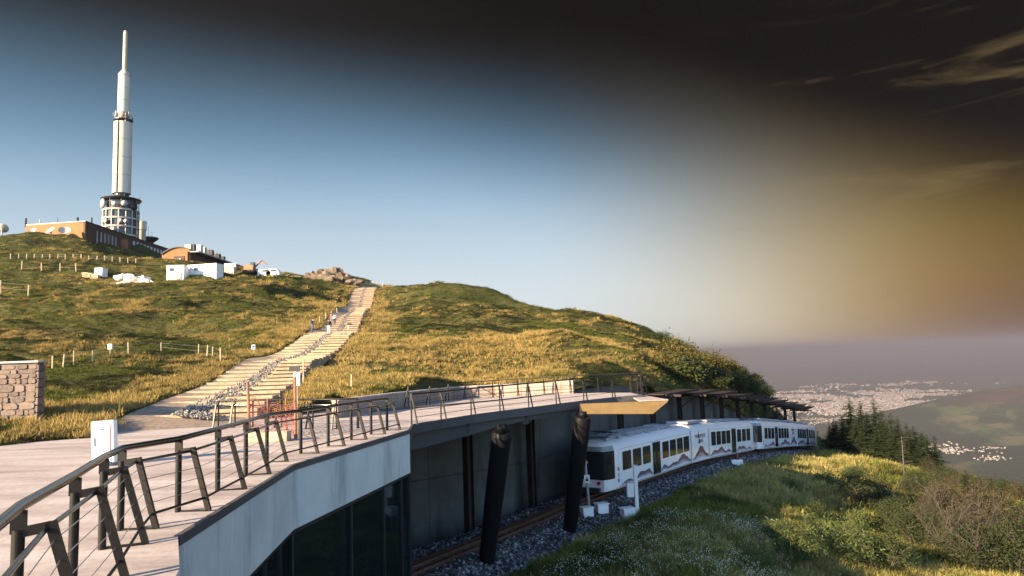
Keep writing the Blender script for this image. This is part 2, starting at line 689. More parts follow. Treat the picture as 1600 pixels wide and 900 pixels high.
# ------------------------------------------------------------------ slope below the line
low = []
for s in range(-24, 121, 6):
    for off, dz in ((-6.5, -1.5), (-3.2, -1.0), (0, -0.8), (2.3, -0.72), (3.2, -0.58), (4.6, -0.62)):
        p = TR(s, off, dz)
        low.append(tuple(p))
for px, py, Y in [(800, 885, 30.5), (1000, 812, 39), (1100, 772, 45), (1150, 750, 52), (1200, 733, 60), (1250, 722, 72), (1300, 712, 84), (1330, 712, 86), (1400, 740, 70), (1440, 785, 58),
                  (1300, 800, 50), (1200, 800, 45), (1100, 850, 34), (1000, 890, 29.5), (1200, 890, 32), (1400, 890, 36), (1600, 880, 40), (1550, 800, 52), (1480, 760, 64)]:
    low.append(tuple(at(px, py, Y)))
for x, y, z in [(-20, -20, -9.4), (-20, 20, -9.4), (0, -20, -9.6), (0, 10, -9.4), (10, 20, -9.5), (30, 0, -12), (45, 20, -17), (60, 66, -21), (58, 92, -22), (66, 110, -27), (80, 130, -38), (100, 120, -55), (80, 90, -44), (80, 60, -38), (80, 20, -40), (80, -20, -42),
                (130, 0, -78), (130, 60, -80), (130, 120, -82), (130, 200, -80), (110, 200, -62), (60, 200, -30)]:
    low.append((x, y, z))
_low = TPS(low, 0.15)


def low_z(x, y):
    x = np.asarray(x, float); y = np.asarray(y, float)
    z = _low(x, y)
    d, side, par, _, _ = seg_dist(x, y, [(p[0], p[1]) for p in TD[::6]])
    m = np.clip((d - 4.5) / 5, 0, 1)
    z = z - 0.5 * (side > 0)
    return z + ((fbm(x / 9, y / 9, 31, 3) - 0.5) * 2.2 + (fbm(x / 2.6, y / 2.6, 35, 2) - 0.5) * 0.7) * m


def bed_z(x, y):
    """top of ballast or slope, whichever is higher"""
    x = np.asarray(x, float); y = np.asarray(y, float)
    L = TD[::4]
    d, side, par, _, _ = seg_dist(x, y, [(p[0], p[1]) for p in L])
    zr = np.interp(par, np.arange(len(L)), L[:, 2])
    b = zr + np.interp(-side * d, [-3.1, -2.2, -1.5, 1.5, 2.2, 3.2, 4.6, 5.0], [-.55, -.36, -.19, -.19, -.40, -.66, -.98, -9])
    return np.maximum(low_z(x, y), b)


def lz(x, y):
    return float(low_z(np.array([x]), np.array([y]))[0])


def ground_mat(name, cols, scale):
    m = NT(name)
    f = m.noise(scale, 6, 0.62)
    g = m.noise(scale * 9, 4, 0.6)
    c = m.ramp(f, [(0.30, cols[0]), (0.46, cols[1]), (0.58, cols[2]), (0.72, cols[3])])
    c = m.mix(m.ramp(g, [(0.35, (0, 0, 0)), (0.7, (1, 1, 1))]), c, cols[4])
    m.color(c).set(0.95, 0, 0.1)
    m.bump(m.noise(scale * 22, 5, 0.7), 0.9, 0.25)
    return m.mat


M_HILL = ground_mat('hill_turf', [(0.030, 0.040, 0.012), (0.055, 0.062, 0.018), (0.10, 0.092, 0.03), (0.17, 0.14, 0.055), (0.045, 0.045, 0.017)], 0.085)
M_SLOPE = ground_mat('slope_turf', [(0.035, 0.05, 0.018), (0.06, 0.075, 0.024), (0.085, 0.09, 0.032), (0.13, 0.12, 0.05), (0.045, 0.05, 0.022)], 0.16)


def grid_terrain(name, xs, ys, zf, poly, keep_left, mat, zsnap=None):
    X, Y = np.meshgrid(xs, ys)
    d, side, par, nx, ny = seg_dist(X, Y, poly)
    inside = side > 0 if keep_left else side < 0
    step = max(xs[1] - xs[0], ys[1] - ys[0])
    snap = (~inside) & (d < step * 1.5)
    Xs, Ys = np.where(snap, nx, X), np.where(snap, ny, Y)
    Z = zf(Xs, Ys)
    use = inside | snap
    idx = -np.ones(X.shape, int)
    idx[use] = np.arange(use.sum())
    v = np.stack([Xs[use], Ys[use], Z[use]], -1)
    a, b, c, e = idx[:-1, :-1], idx[:-1, 1:], idx[1:, 1:], idx[1:, :-1]
    ins = inside
    any_in = ins[:-1, :-1] | ins[:-1, 1:] | ins[1:, 1:] | ins[1:, :-1]
    ok = (a >= 0) & (b >= 0) & (c >= 0) & (e >= 0) & any_in
    f = np.stack([a[ok], b[ok], c[ok], e[ok]], -1)
    me = bpy.data.meshes.new(name)
    me.from_pydata(v.tolist(), [], f.tolist())
    me.materials.append(mat)
    me.polygons.foreach_set("use_smooth", [True] * len(me.polygons))
    me.update()
    o = bpy.data.objects.new(name, me)
    COL.objects.link(o)
    return tag(o, kind='structure')


hill = grid_terrain('hill', np.arange(-200, 132, 1.3), np.arange(-40, 332, 1.3), hill_z, BOUND, True, M_HILL)
tag(hill, 'golden green grassy hillside rising from the terrace to the summit')
slope = grid_terrain('slope', np.arange(-24, 132, 1.0), np.arange(-22, 200, 1.0), low_z, BOUND, False, M_SLOPE)
tag(slope, 'grassy slope falling away to the right below the railway line')


# ------------------------------------------------------------------ the plain far below, hills on it, town and villages
def valley_z(x, y):
    r = np.hypot(x, y)
    z = -1000 + 0 * r
    cone = -60 - (r - 90) * 0.56
    z = np.maximum(z, cone)
    z = z + (fbm(x / 1500, y / 1500, 51, 4) - 0.45) * 190 * np.clip((r - 1200) / 2500, 0, 1) * np.clip((15000 - r) / 6000, 0.12, 1)

    def bump(cx, cy_, h, sx, sy, rot=0.0):
        c, s = math.cos(rot), math.sin(rot)
        u, w = (x - cx) * c + (y - cy_) * s, -(x - cx) * s + (y - cy_) * c
        return h * np.exp(-(np.abs(u / sx) ** 2.6 + np.abs(w / sy) ** 2.6))
    z = z + bump(6900, 8300, 400, 2500, 1100, 0.25) + bump(8600, 7600, 160, 2200, 1600) + bump(4400, 7900, 110, 1600, 700, 0.2)
    z = z + bump(4150, 7600, 70, 420, 350) + bump(5900, 5600, 90, 1400, 900) + bump(3000, 20000, 160, 3000, 1500) + bump(13000, 26000, 260, 5000, 3000) + bump(-2000, 30000, 200, 5000, 3000)
    return z


def build_valley():
    na, nr = 420, 230
    az = np.radians(np.linspace(-180, 180, 120))
    az = np.unique(np.concatenate([np.radians(np.linspace(-180, 2, 70)), np.radians(np.linspace(2, 58, na)), np.radians(np.linspace(58, 180, 50))]))
    r = np.exp(np.linspace(math.log(150), math.log(75000), nr))
    A, R = np.meshgrid(az, r)
    X, Y = R * np.sin(A), R * np.cos(A)
    Z = valley_z(X, Y)
    v = np.stack([X.ravel(), Y.ravel(), Z.ravel()], -1)
    n = len(az)
    i = np.arange(len(r) - 1)[:, None] * n + np.arange(n - 1)[None, :]
    i = i.ravel()
    f = np.stack([i, i + 1, i + n + 1, i + n], -1)
    me = bpy.data.meshes.new('valley')
    me.from_pydata(v.tolist(), [], f.tolist())
    m = NT('valley_fields')
    vo = m.n('ShaderNodeTexVoronoi')
    vo.inputs['Scale'].default_value = 1 / 230.0
    wob = m.n('ShaderNodeVectorMath', operation='ADD')
    nz = m.n('ShaderNodeTexNoise'); nz.inputs['Scale'].default_value = 1 / 500.0
    m.link(m.pos(), nz.inputs['Vector'])
    sc_ = m.n('ShaderNodeVectorMath', operation='SCALE'); sc_.inputs[3].default_value = 350.0
    m.link(nz.outputs['Color'], sc_.inputs[0])
    m.link(m.pos(), wob.inputs[0]); m.link(sc_.outputs[0], wob.inputs[1])
    m.link(wob.outputs[0], vo.inputs['Vector'])
    sp = m.n('ShaderNodeSeparateColor'); m.link(vo.outputs['Color'], sp.inputs[0])
    fields = m.ramp(sp.outputs[0], [(0.0, (0.03, 0.05, 0.02)), (0.4, (0.07, 0.10, 0.035)), (0.62, (0.12, 0.11, 0.055)), (0.85, (0.13, 0.11, 0.06)), (1.0, (0.10, 0.14, 0.045))])
    wood = m.ramp(m.noise(1 / 1500.0, 8, 0.66), [(0.54, (1, 1, 1)), (0.62, (0, 0, 0))])
    dist = m.n('ShaderNodeVectorMath', operation='LENGTH'); m.link(m.pos(), dist.inputs[0])
    near = m.n('ShaderNodeMapRange'); m.link(dist.outputs['Value'], near.inputs[0])
    for k, q in enumerate((8500.0, 13000.0, 1.0, 0.25)):
        near.inputs[1 + k].default_value = q
    wfac = m.math('MULTIPLY', wood, near.outputs[0])
    forest = m.ramp(m.noise(1 / 35.0, 4, 0.7), [(0.3, (0.012, 0.022, 0.010)), (0.7, (0.04, 0.058, 0.022))])
    c = m.mix(wfac, fields, forest)
    spz = m.n('ShaderNodeSeparateXYZ'); m.link(m.pos(), spz.inputs[0])
    hi = m.n('ShaderNodeMapRange'); m.link(spz.outputs[2], hi.inputs[0])
    for k, q in enumerate((-690.0, -600.0, 0.0, 1.0)):
        hi.inputs[1 + k].default_value = q
    c = m.mix(m.math('MULTIPLY', hi.outputs[0], m.ramp(m.noise(1 / 260.0, 3), [(0.35, (0.2, 0.2, 0.2)), (0.6, (1, 1, 1))])), c, (0.085, 0.05, 0.035))
    m.color(c).set(1.0, 0, 0.0)
    me.materials.append(m.mat)
    me.polygons.foreach_set("use_smooth", [True] * len(me.polygons))
    o = bpy.data.objects.new('valley', me)
    COL.objects.link(o)
    tag(o, 'hazy blue valley and plain with fields and woods far below', kind='structure')


build_valley()


def town(name, label, cat, spots, mat):
    """spots: x, y, size, height, rot"""
    v, f = [], []
    a = np.array(spots)
    zz = valley_z(a[:, 0], a[:, 1])
    for (x, y, s, h, r_), z in zip(spots, zz):
        b = len(v)
        c, sn = math.cos(r_), math.sin(r_)
        l = s * rnd.uniform(0.6, 1.5)
        for dz in (-8, h):
            for i, j in ((-1, -1), (1, -1), (1, 1), (-1, 1)):
                v.append((x + c * i * l / 2 - sn * j * s / 2, y + sn * i * l / 2 + c * j * s / 2, z + dz))
        rz = h + s * 0.28
        for i in (-1, 1):
            v.append((x + c * i * l / 2, y + sn * i * l / 2, z + rz))
        f += [tuple(b + q for q in t) for t in ((0, 1, 5, 4), (1, 2, 6, 9, 5), (2, 3, 7, 6), (3, 0, 4, 8, 7), (4, 5, 9, 8), (6, 7, 8, 9))]
    me = bpy.data.meshes.new(name)
    me.from_pydata(v, [], f)
    me.materials.append(mat)
    o = bpy.data.objects.new(name, me)
    COL.objects.link(o)
    return tag(o, label, cat, kind='stuff')


mt = NT('town_walls')
mt.color(mt.ramp(mt.noise(1 / 45.0, 1), [(0.35, (0.22, 0.17, 0.14)), (0.5, (0.42, 0.37, 0.34)), (0.68, (0.62, 0.58, 0.56))])).set(0.8)
_gx = fbm(*np.meshgrid(np.linspace(0, 12, 400) * 2.6, np.linspace(5, 14, 400) * 2.6), 71, 4, 0.7)


def _dens(X, rr):
    i = int(min(399, max(0, (rr / 1500 - 5) / 9 * 399))); j = int(min(399, max(0, X / 1500 / 12 * 399)))
    return _gx[i, j]


spots = []
while len(spots) < 8000:
    px = rnd.uniform(1120, 1560); rr = rnd.uniform(9300, 19000)
    X = (px - 800) / F * rr
    d = _dens(X, rr)
    core = math.exp(-(((px - 1300) / 170) ** 2 + ((rr - 12800) / 3900) ** 2))
    if (d - 0.5) * 2.2 + core * 0.75 + rnd.uniform(-0.12, 0.12) > 0.52:
        s = rnd.choice([11, 13, 15, 18, 22, 26, 50]) * rnd.uniform(0.8, 1.3)
        spots.append((X, rr, s, rnd.choice([5, 6, 8, 10, 14, 26]), rnd.uniform(0, 3.1)))
town('town', 'pale town spread over the hazy plain far below', 'town', spots, mt.mat)
spots = []
for cpx, cpy, n_, sp in [(1465, 702, 150, 260), (1500, 706, 60, 180), (1440, 700, 50, 160), (1552, 702, 25, 90), (1552, 716, 25, 110), (1310, 652, 220, 520), (1290, 662, 120, 300), (1530, 655, 30, 140), (1480, 735, 30, 150)]:
    c = atz(cpx, cpy, -960)
    for _ in range(n_):
        spots.append((c.x + rnd.gauss(0, sp * 0.55), c.y + rnd.gauss(0, sp * 0.5), rnd.uniform(8, 15), rnd.uniform(4, 7), rnd.uniform(0, 3.1)))
town('villages', 'small pale villages scattered among the fields of the valley', 'village', spots, mt.mat)

# ------------------------------------------------------------------ ballast bed, rails, rack, sleepers
M_BALLAST = NT('ballast')
vb = M_BALLAST.n('ShaderNodeTexVoronoi'); vb.inputs['Scale'].default_value = 9.0
M_BALLAST.link(M_BALLAST.pos(), vb.inputs['Vector'])
spb = M_BALLAST.n('ShaderNodeSeparateColor'); M_BALLAST.link(vb.outputs['Color'], spb.inputs[0])
M_BALLAST.color(M_BALLAST.ramp(spb.outputs[0], [(0.1, (0.025, 0.025, 0.03)), (0.6, (0.06, 0.06, 0.068)), (0.95, (0.24, 0.235, 0.24))])).set(0.85)
M_BALLAST.bump(vb.outputs['Distance'], 1.0, 0.06)
M_BALLAST = M_BALLAST.mat
M_STONE_CHIP = plain('ballast_stone', (0.17, 0.17, 0.19), 0.8, var=0.6, scale=6.0)
M_RAIL = plain('rail_rust', (0.10, 0.045, 0.028), 0.65, 0.3, var=0.35, scale=5)
M_SLEEPER = plain('sleeper', (0.055, 0.042, 0.035), 0.85, var=0.3)


def track():
    prof = [(-3.1, -0.55), (-2.2, -0.36), (-1.5, -0.19), (1.5, -0.19), (2.2, -0.40), (3.2, -0.66), (4.6, -0.98)]
    ss = np.arange(-24, 119, 0.9)
    v, f = [], []
    for s in ss:
        for o, h in prof:
            p = TR(s, o + (rnd.uniform(-.12, .12) if abs(o) > 2 else 0), h + rnd.uniform(-.02, .02))
            v.append(tuple(p))
    k = len(prof)
    for i in range(len(ss) - 1):
        for j in range(k - 1):
            f.append((i * k + j, i * k + j + 1, (i + 1) * k + j + 1, (i + 1) * k + j))
    mb = MB(); mb.add(v, f)
    tag(mb.build('ballast_bed', M_BALLAST, None, True), 'grey crushed stone bed under the rack railway', kind='structure')
    t = thing('railway_track', 'rusty rack railway track running under the footbridge and the white train', 'track', TR(-10))
    for o in (-0.5, 0.5):
        mb = MB()
        pts = [TR(s, o, -0.075) for s in np.arange(-23, 118, 1.5)]
        for a, b in zip(pts, pts[1:]):
            mb.bar(a, b, 0.07, 0.15)
        mb.build('rail', M_RAIL, t)
    mb = MB()
    pts = [TR(s, 0, -0.04) for s in np.arange(-23, 118, 1.5)]
    for a, b in zip(pts, pts[1:]):
        mb.bar(a, b, 0.09, 0.2)
    mb.build('rack', M_RAIL, t)
    base = None
    for s in np.arange(-17, 6, 0.62):
        p, q = TR(s, 0, -0.17), TR(s + .1, 0, -0.17)
        rz = math.atan2(q.y - p.y, q.x - p.x)
        loc = p - parent_loc(t)
        if base is None:
            m2 = MB(); m2.box((0, 0, 0), (0.22, 1.9, 0.12))
            base = m2.build('sleeper', M_SLEEPER, None)
            base.parent = t; base.location = loc; base.rotation_euler = (0, 0, rz)
        else:
            share(base, t, loc, rz)


track()

# ------------------------------------------------------------------ scattered instances (grass, flowers, stones): one object each
def scatter(name, label, cat, pts, rot, scl, tint, srcs, mats=None):
    me = bpy.data.meshes.new(name)
    n = len(pts)
    me.vertices.add(n)
    me.vertices.foreach_set('co', np.asarray(pts, float).ravel())
    a = me.attributes.new('scl', 'FLOAT_VECTOR', 'POINT'); a.data.foreach_set('vector', np.asarray(scl, float).ravel())
    a = me.attributes.new('rot', 'FLOAT_VECTOR', 'POINT'); a.data.foreach_set('vector', np.asarray(rot, float).ravel())
    t4 = np.c_[np.asarray(tint, float), np.ones(n)]
    a = me.attributes.new('tint', 'FLOAT_COLOR', 'POINT'); a.data.foreach_set('color', t4.ravel())
    a = me.attributes.new('pick', 'INT', 'POINT'); a.data.foreach_set('value', rs.randint(0, len(srcs), n).astype(np.int32))
    o = bpy.data.objects.new(name, me)
    COL.objects.link(o)
    ng = bpy.data.node_groups.new(name + '_nodes', 'GeometryNodeTree')
    ng.interface.new_socket('Geometry', in_out='INPUT', socket_type='NodeSocketGeometry')
    ng.interface.new_socket('Geometry', in_out='OUTPUT', socket_type='NodeSocketGeometry')
    N, L = ng.nodes, ng.links
    gi, go = N.new('NodeGroupInput'), N.new('NodeGroupOutput')
    jn = N.new('GeometryNodeJoinGeometry')
    for s in srcs:
        oi = N.new('GeometryNodeObjectInfo')
        oi.inputs['Object'].default_value = s
        oi.inputs['As Instance'].default_value = True
        L.new(oi.outputs['Geometry'], jn.inputs[0])

    def attr(nm, ty):
        q = N.new('GeometryNodeInputNamedAttribute'); q.data_type = ty
        q.inputs['Name'].default_value = nm
        return q.outputs[0]
    ip = N.new('GeometryNodeInstanceOnPoints')
    L.new(gi.outputs[0], ip.inputs['Points'])
    L.new(jn.outputs[0], ip.inputs['Instance'])
    ip.inputs['Pick Instance'].default_value = True
    L.new(attr('pick', 'INT'), ip.inputs['Instance Index'])
    e2r = N.new('FunctionNodeEulerToRotation')
    L.new(attr('rot', 'FLOAT_VECTOR'), e2r.inputs[0])
    L.new(e2r.outputs[0], ip.inputs['Rotation'])
    L.new(attr('scl', 'FLOAT_VECTOR'), ip.inputs['Scale'])
    L.new(ip.outputs[0], go.inputs[0])
    md = o.modifiers.new('scatter', 'NODES')
    md.node_group = ng
    return tag(o, label, cat, kind='stuff')


def source(name, v, f, mat):
    me = bpy.data.meshes.new(name)
    me.from_pydata(v, [], f)
    me.materials.append(mat)
    me.update()
    return bpy.data.objects.new(name, me)


def tint_mat(name, rough=0.8, trans=0.25, fixed=None):
    m = NT(name)
    if fixed is None:
        a = m.n('ShaderNodeAttribute', attribute_type='INSTANCER', attribute_name='tint')
        col = m.mix(0.5, a.outputs['Color'], m.mix(1.0, a.outputs['Color'], m.ramp(m.noise(2.5, 2), [(0.3, (0.55, 0.55, 0.55)), (0.7, (1.35, 1.3, 1.2))]), 'MULTIPLY'))
    else:
        col = m.ramp(m.noise(2.0, 3), [(0.3, tuple(q * .6 for q in fixed)), (0.7, tuple(q * 1.3 for q in fixed))])
    m.color(col).set(rough, 0, 0.15)
    if trans:
        tr = m.n('ShaderNodeBsdfTranslucent')
        m.link(col, tr.inputs[0])
        mx = m.n('ShaderNodeMixShader'); mx.inputs[0].default_value = trans
        m.link(m.bsdf.outputs[0], mx.inputs[1]); m.link(tr.outputs[0], mx.inputs[2])
        out = m.t.nodes['Material Output']
        m.link(mx.outputs[0], out.inputs[0])
    return m.mat


M_GRASS = tint_mat('grass_blades')


def clump(seed, n, spread, h, w, lean, mat=M_GRASS):
    r = random.Random(seed)
    v, f = [], []
    for _ in range(n):
        a = r.uniform(0, 6.283); d = spread * math.sqrt(r.random())
        x, y = d * math.cos(a), d * math.sin(a)
        hh = h * r.uniform(0.5, 1.15); ww = w * r.uniform(0.7, 1.3)
        la = a + r.uniform(-1, 1); ll = lean * r.uniform(0.2, 1.2) * hh
        t = r.uniform(0, 6.283)
        cx, cy_ = math.cos(t) * ww, math.sin(t) * ww
        b = len(v)
        v += [(x - cx, y - cy_, -0.06), (x + cx, y + cy_, -0.06),
              (x - cx * .7 + math.cos(la) * ll * .4, y - cy_ * .7 + math.sin(la) * ll * .4, hh * .6), (x + cx * .7 + math.cos(la) * ll * .4, y + cy_ * .7 + math.sin(la) * ll * .4, hh * .6),
              (x + math.cos(la) * ll, y + math.sin(la) * ll, hh)]
        f += [(b, b + 1, b + 3, b + 2), (b + 2, b + 3, b + 4)]
    return source('grass_clump', v, f, mat)
# ------------------------------------------------------------------ materials of the built things
def deck_mat():
    m = NT('terrace_concrete')
    a = m.noise(0.55, 6, 0.62, stretch=(0.45, 2.2, 1))  # streaks along the terrace: stains, and railing shadows put into the colour
    b = m.noise(9, 5, 0.6)
    c = m.ramp(a, [(0.30, (0.22, 0.185, 0.175)), (0.45, (0.37, 0.32, 0.305)), (0.58, (0.47, 0.42, 0.40)), (0.75, (0.56, 0.51, 0.49))])
    c = m.mix(m.ramp(b, [(0.42, (0, 0, 0)), (0.8, (.7, .7, .7))]), c, (0.24, 0.20, 0.185))
    m.color(c).set(0.8).bump(m.noise(60, 4), 0.25, 0.01)
    return m.mat


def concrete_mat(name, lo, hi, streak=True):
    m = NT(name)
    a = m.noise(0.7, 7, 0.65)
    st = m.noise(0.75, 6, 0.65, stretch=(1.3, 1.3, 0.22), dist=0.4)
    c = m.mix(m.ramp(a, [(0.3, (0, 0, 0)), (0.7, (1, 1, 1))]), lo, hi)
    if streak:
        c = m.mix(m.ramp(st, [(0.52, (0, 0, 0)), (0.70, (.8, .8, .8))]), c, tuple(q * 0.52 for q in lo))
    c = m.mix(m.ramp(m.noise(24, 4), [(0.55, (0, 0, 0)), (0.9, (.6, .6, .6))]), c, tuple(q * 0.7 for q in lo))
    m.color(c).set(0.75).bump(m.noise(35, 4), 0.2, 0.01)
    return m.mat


M_DECK = deck_mat()
M_FASCIA = concrete_mat('pale_concrete', (0.55, 0.56, 0.55), (0.72, 0.72, 0.70))
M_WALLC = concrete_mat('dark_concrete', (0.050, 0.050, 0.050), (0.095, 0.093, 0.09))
M_PARAPET = concrete_mat('brown_concrete', (0.24, 0.18, 0.15), (0.36, 0.28, 0.24))
M_COPING = plain('coping_metal', (0.10, 0.10, 0.105), 0.5, 0.3)
M_STEEL = plain('dark_steel', (0.035, 0.036, 0.042), 0.42, 0.35, var=0.25)
M_POST = plain('railing_steel', (0.007, 0.0065, 0.006), 0.42, 0.0, var=0.3, scale=8, spec=0.3)
M_INOX = plain('brushed_steel', (0.17, 0.16, 0.155), 0.2, 0.95, var=0.15, scale=12)
M_CABLE = plain('steel_cable', (0.45, 0.45, 0.46), 0.35, 0.9)
M_GIRDER = plain('girder_grey', (0.05, 0.05, 0.056), 0.55, 0.0, var=0.2)
M_GIRDER2 = plain('girder_sun_gold', (0.16, 0.105, 0.04), 0.55, 0.0, var=0.15)  # grey girder with warm sunlight put into its colour
M_PILLAR = plain('pillar_black', (0.007, 0.0075, 0.009), 0.5, 0.0, var=0.05, spec=0.15)
M_CORTEN = plain('corten', (0.022, 0.013, 0.011), 0.75, 0.2, var=0.4, scale=4)
M_WHITE = plain('white_paint', (0.78, 0.78, 0.76), 0.5, var=0.06, scale=5)
M_WHITE2 = plain('white_sheet', (0.74, 0.75, 0.77), 0.45, var=0.1)
M_GREY = plain('grey_paint', (0.30, 0.31, 0.32), 0.5)
M_DARK = plain('dark_interior', (0.02, 0.02, 0.022), 0.8)
M_WOOD = plain('weathered_wood', (0.42, 0.34, 0.22), 0.85, var=0.3, scale=6)
M_RED = plain('red_net', (0.20, 0.05, 0.035), 0.6, var=0.25)
M_RUST = plain('rusty_post', (0.22, 0.09, 0.05), 0.8, var=0.3)
M_YELLOW = plain('yellow_stake', (0.60, 0.42, 0.05), 0.6)


def glass_mat(name, c, rough=0.06):
    m = NT(name)
    m.color(c).set(rough, 0.0, 0.28)
    return m.mat


M_GLASS = glass_mat('dark_glass', (0.018, 0.022, 0.020))
M_TGLASS = glass_mat('train_glass', (0.016, 0.020, 0.022), 0.06)


def clear_glass():
    m = NT('pane_glass')
    m.color((0.02, 0.03, 0.03)).set(0.03, 0, 0.8)
    tr = m.n('ShaderNodeBsdfTransparent'); tr.inputs[0].default_value = (0.45, 0.5, 0.48, 1)
    mx = m.n('ShaderNodeMixShader'); mx.inputs[0].default_value = 0.55
    m.link(m.bsdf.outputs[0], mx.inputs[1]); m.link(tr.outputs[0], mx.inputs[2])
    m.link(mx.outputs[0], m.t.nodes['Material Output'].inputs[0])
    return m.mat


M_PANE = clear_glass()

# ------------------------------------------------------------------ terrace (ground level sheet)

def P3(x, y, dz=0.0):
    return Vector((x, y, zdeck(x, y) + dz))


def sheet(name, pts, mat, thick=0.0, label=None, parent=None, kind=None):
    mb = MB()
    n = len(pts)
    v = [Vector(p) for p in pts]
    if thick:
        v2 = [p - Vector((0, 0, thick)) for p in v]
        mb.add(v + v2, [tuple(range(n)), tuple(range(2 * n - 1, n - 1, -1))] + [(i, n + i, n + (i + 1) % n, (i + 1) % n) for i in range(n)])
    else:
        mb.add(v, [tuple(range(n))])
    o = mb.build(name, mat, parent, fix=bool(thick))
    bm = bmesh.new(); bm.from_mesh(o.data)
    bmesh.ops.triangulate(bm, faces=[f for f in bm.faces if len(f.verts) > 4])
    bm.to_mesh(o.data); bm.free()
    if kind:
        o["kind"] = kind
    if label:
        o["label"] = label
    return o


terr = [E0, E1, E2, E3, FAR[0]] + LEFT + [P3(-34, 21), P3(-34, -20), P3(2.2, -20)]
sheet('terrace', terr, M_DECK, 0.22, 'pinkish concrete terrace between the railings and the hillside', kind='structure')

# ------------------------------------------------------------------ station building under the terrace
def station():
    t = thing('station_building', 'pale concrete station edge with tall dark glass panes below the terrace', 'building', (E2.x, E2.y, -9.3))
    ztop, zb = -0.03, 1.42
    poly = [E0, E1, E2, E3]
    cen = Vector((-8, 15, 0))

    def nrm(a, b):
        d = (b - a); d.z = 0; d.normalize()
        return Vector((d.y, -d.x, 0))
    # fascia panels, one object each, 12 mm joints
    for a, b, n in ((E1, E2, 3), (E2, E3, 4)):
        nn = nrm(a, b)
        L = (b - a).length
        for i in range(n):
            p = a.lerp(b, (i + (0.0015 if i else 0)) / n); q = a.lerp(b, (i + 1) / n - 0.006 / L)
            mb = MB()
            w = [p + nn * 0.004, q + nn * 0.004, q - nn * 0.26, p - nn * 0.26]
            mb.hexa([Vector((c.x, c.y, c.z - zb)) for c in w] + [Vector((c.x, c.y, c.z - 0.07)) for c in w])
            mb.build('concrete_panel', M_FASCIA, t, bevel=0.008)
        mb = MB()
        w = [a + nn * 0.03, b + nn * 0.03, b - nn * 0.05, a - nn * 0.05]
        mb.hexa([Vector((c.x, c.y, c.z - 0.12)) for c in w] + [Vector((c.x, c.y, c.z + 0.012)) for c in w])
        mb.build('coping', M_COPING, t)
    # end return of the fascia at the footbridge
    nn = nrm(E2, E3)
    a, b = E3 - nn * 0.27, E3 - nn * 6.0
    mb = MB(); dd = (E3 - E2); dd.z = 0; dd.normalize()
    w = [a, a + dd * 0.0 - dd * 0.25, b - dd * 0.25, b]
    mb.hexa([Vector((c.x, c.y, E3.z - zb)) for c in w] + [Vector((c.x, c.y, E3.z - 0.25)) for c in w])
    mb.build('end_panel', M_FASCIA, t, bevel=0.008)
    # glazing below: mullion lines from the pixel columns
    zg0, zg1 = -9.2, None
    def on(a, b, px):
        best = None
        for k in range(0, 1001):
            q = a.lerp(b, k / 1000)
            d = abs(800 + F * (q.x) / q.y - px)
            if best is None or d < best[0]:
                best = (d, q)
        return best[1]
    stops = [E1.lerp(E2, f) for f in (0.0, 0.22, 0.44, 0.66, 0.84)] + [E2, E2.lerp(E3, 0.40), E2.lerp(E3, 0.70), E2.lerp(E3, 0.90), E3]
    for i, p in enumerate(stops):
        nn = nrm(E1, E2) if i < 5 else nrm(E2, E3)
        q = p - nn * 0.10
        mb = MB(); mb.bar((q.x, q.y, zg0), (q.x, q.y, p.z - zb), 0.10 if i not in (9,) else 0.14, 0.16, up=nn)
        mb.build('mullion', M_STEEL, t)
    for p, q in zip(stops, stops[1:]):
        d = (q - p); d.z = 0; d.normalize()
        nn = Vector((d.y, -d.x, 0))
        a, b = p - nn * 0.10 + d * 0.05, q - nn * 0.10 - d * 0.05
        mb = MB()
        w = [a + nn * 0.012, b + nn * 0.012, b - nn * 0.012, a - nn * 0.012]
        mb.hexa([Vector((c.x, c.y, zg0)) for c in w] + [Vector((w[k].x, w[k].y, (p.z if k in (0, 3) else q.z) - zb)) for k in range(4)])
        mb.build('window_pane', M_PANE, t)
        mb = MB()
        mb.bar((p - nn * 0.1) + Vector((0, 0, -zb - 0.05)), (q - nn * 0.1) + Vector((0, 0, -zb - 0.05)), 0.13, 0.10)
        mb.build('transom', M_STEEL, t)
    # end glazing towards the track
    nn = nrm(E2, E3)
    a, b = E3 - nn * 0.25, E3 - nn * 5.5
    mb = MB(); w = [a, a - dd * 0.03, b - dd * 0.03, b]
    mb.hexa([Vector((c.x, c.y, -9.2)) for c in w] + [Vector((c.x, c.y, E3.z - zb)) for c in w])
    mb.build('window_pane', M_PANE, t)
    mb = MB(); q = E2.lerp(E3, 0.60) - nn * 1.0
    mb.tube([(q.x, q.y, -9.3), (q.x, q.y, -3.7)], 0.19, 16)
    mb.build('round_column', M_FASCIA, t, smooth=True)
    # inside: platform floor, rear wall, soffit
    mb = MB()
    mb.hexa([Vector(c) for c in ((-11.7, -14, -9.4), (0, -14, -9.4), (E3.x - 0.4, E3.y - 0.3, -9.4), (-11, 27, -9.4), (-11.7, -14, -9.0), (0, -14, -9.0), (E3.x - 0.4, E3.y - 0.3, -9.0), (-11, 27, -9.0))])
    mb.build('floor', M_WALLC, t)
    mb = MB()
    w = [(-12.2, -20), (-11.9, -20), (-11.9, 16), (-10.9, 27.5), (-9.6, 33.0), (-9.9, 33.2), (-11.2, 28), (-12.2, 16)]
    mb.prism([Vector((x, y, -9.5)) for x, y in w], (0, 0, 7.0))
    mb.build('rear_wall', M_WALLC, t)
    mb = MB()
    w = [(2.0, -20), (-12, -20), (-12, -19.7), (2.0, -19.7)]
    mb.prism([Vector((x, y, -9.5)) for x, y in w], (0, 0, 7.0))
    mb.build('side_wall', M_WALLC, t)
    mb = MB()
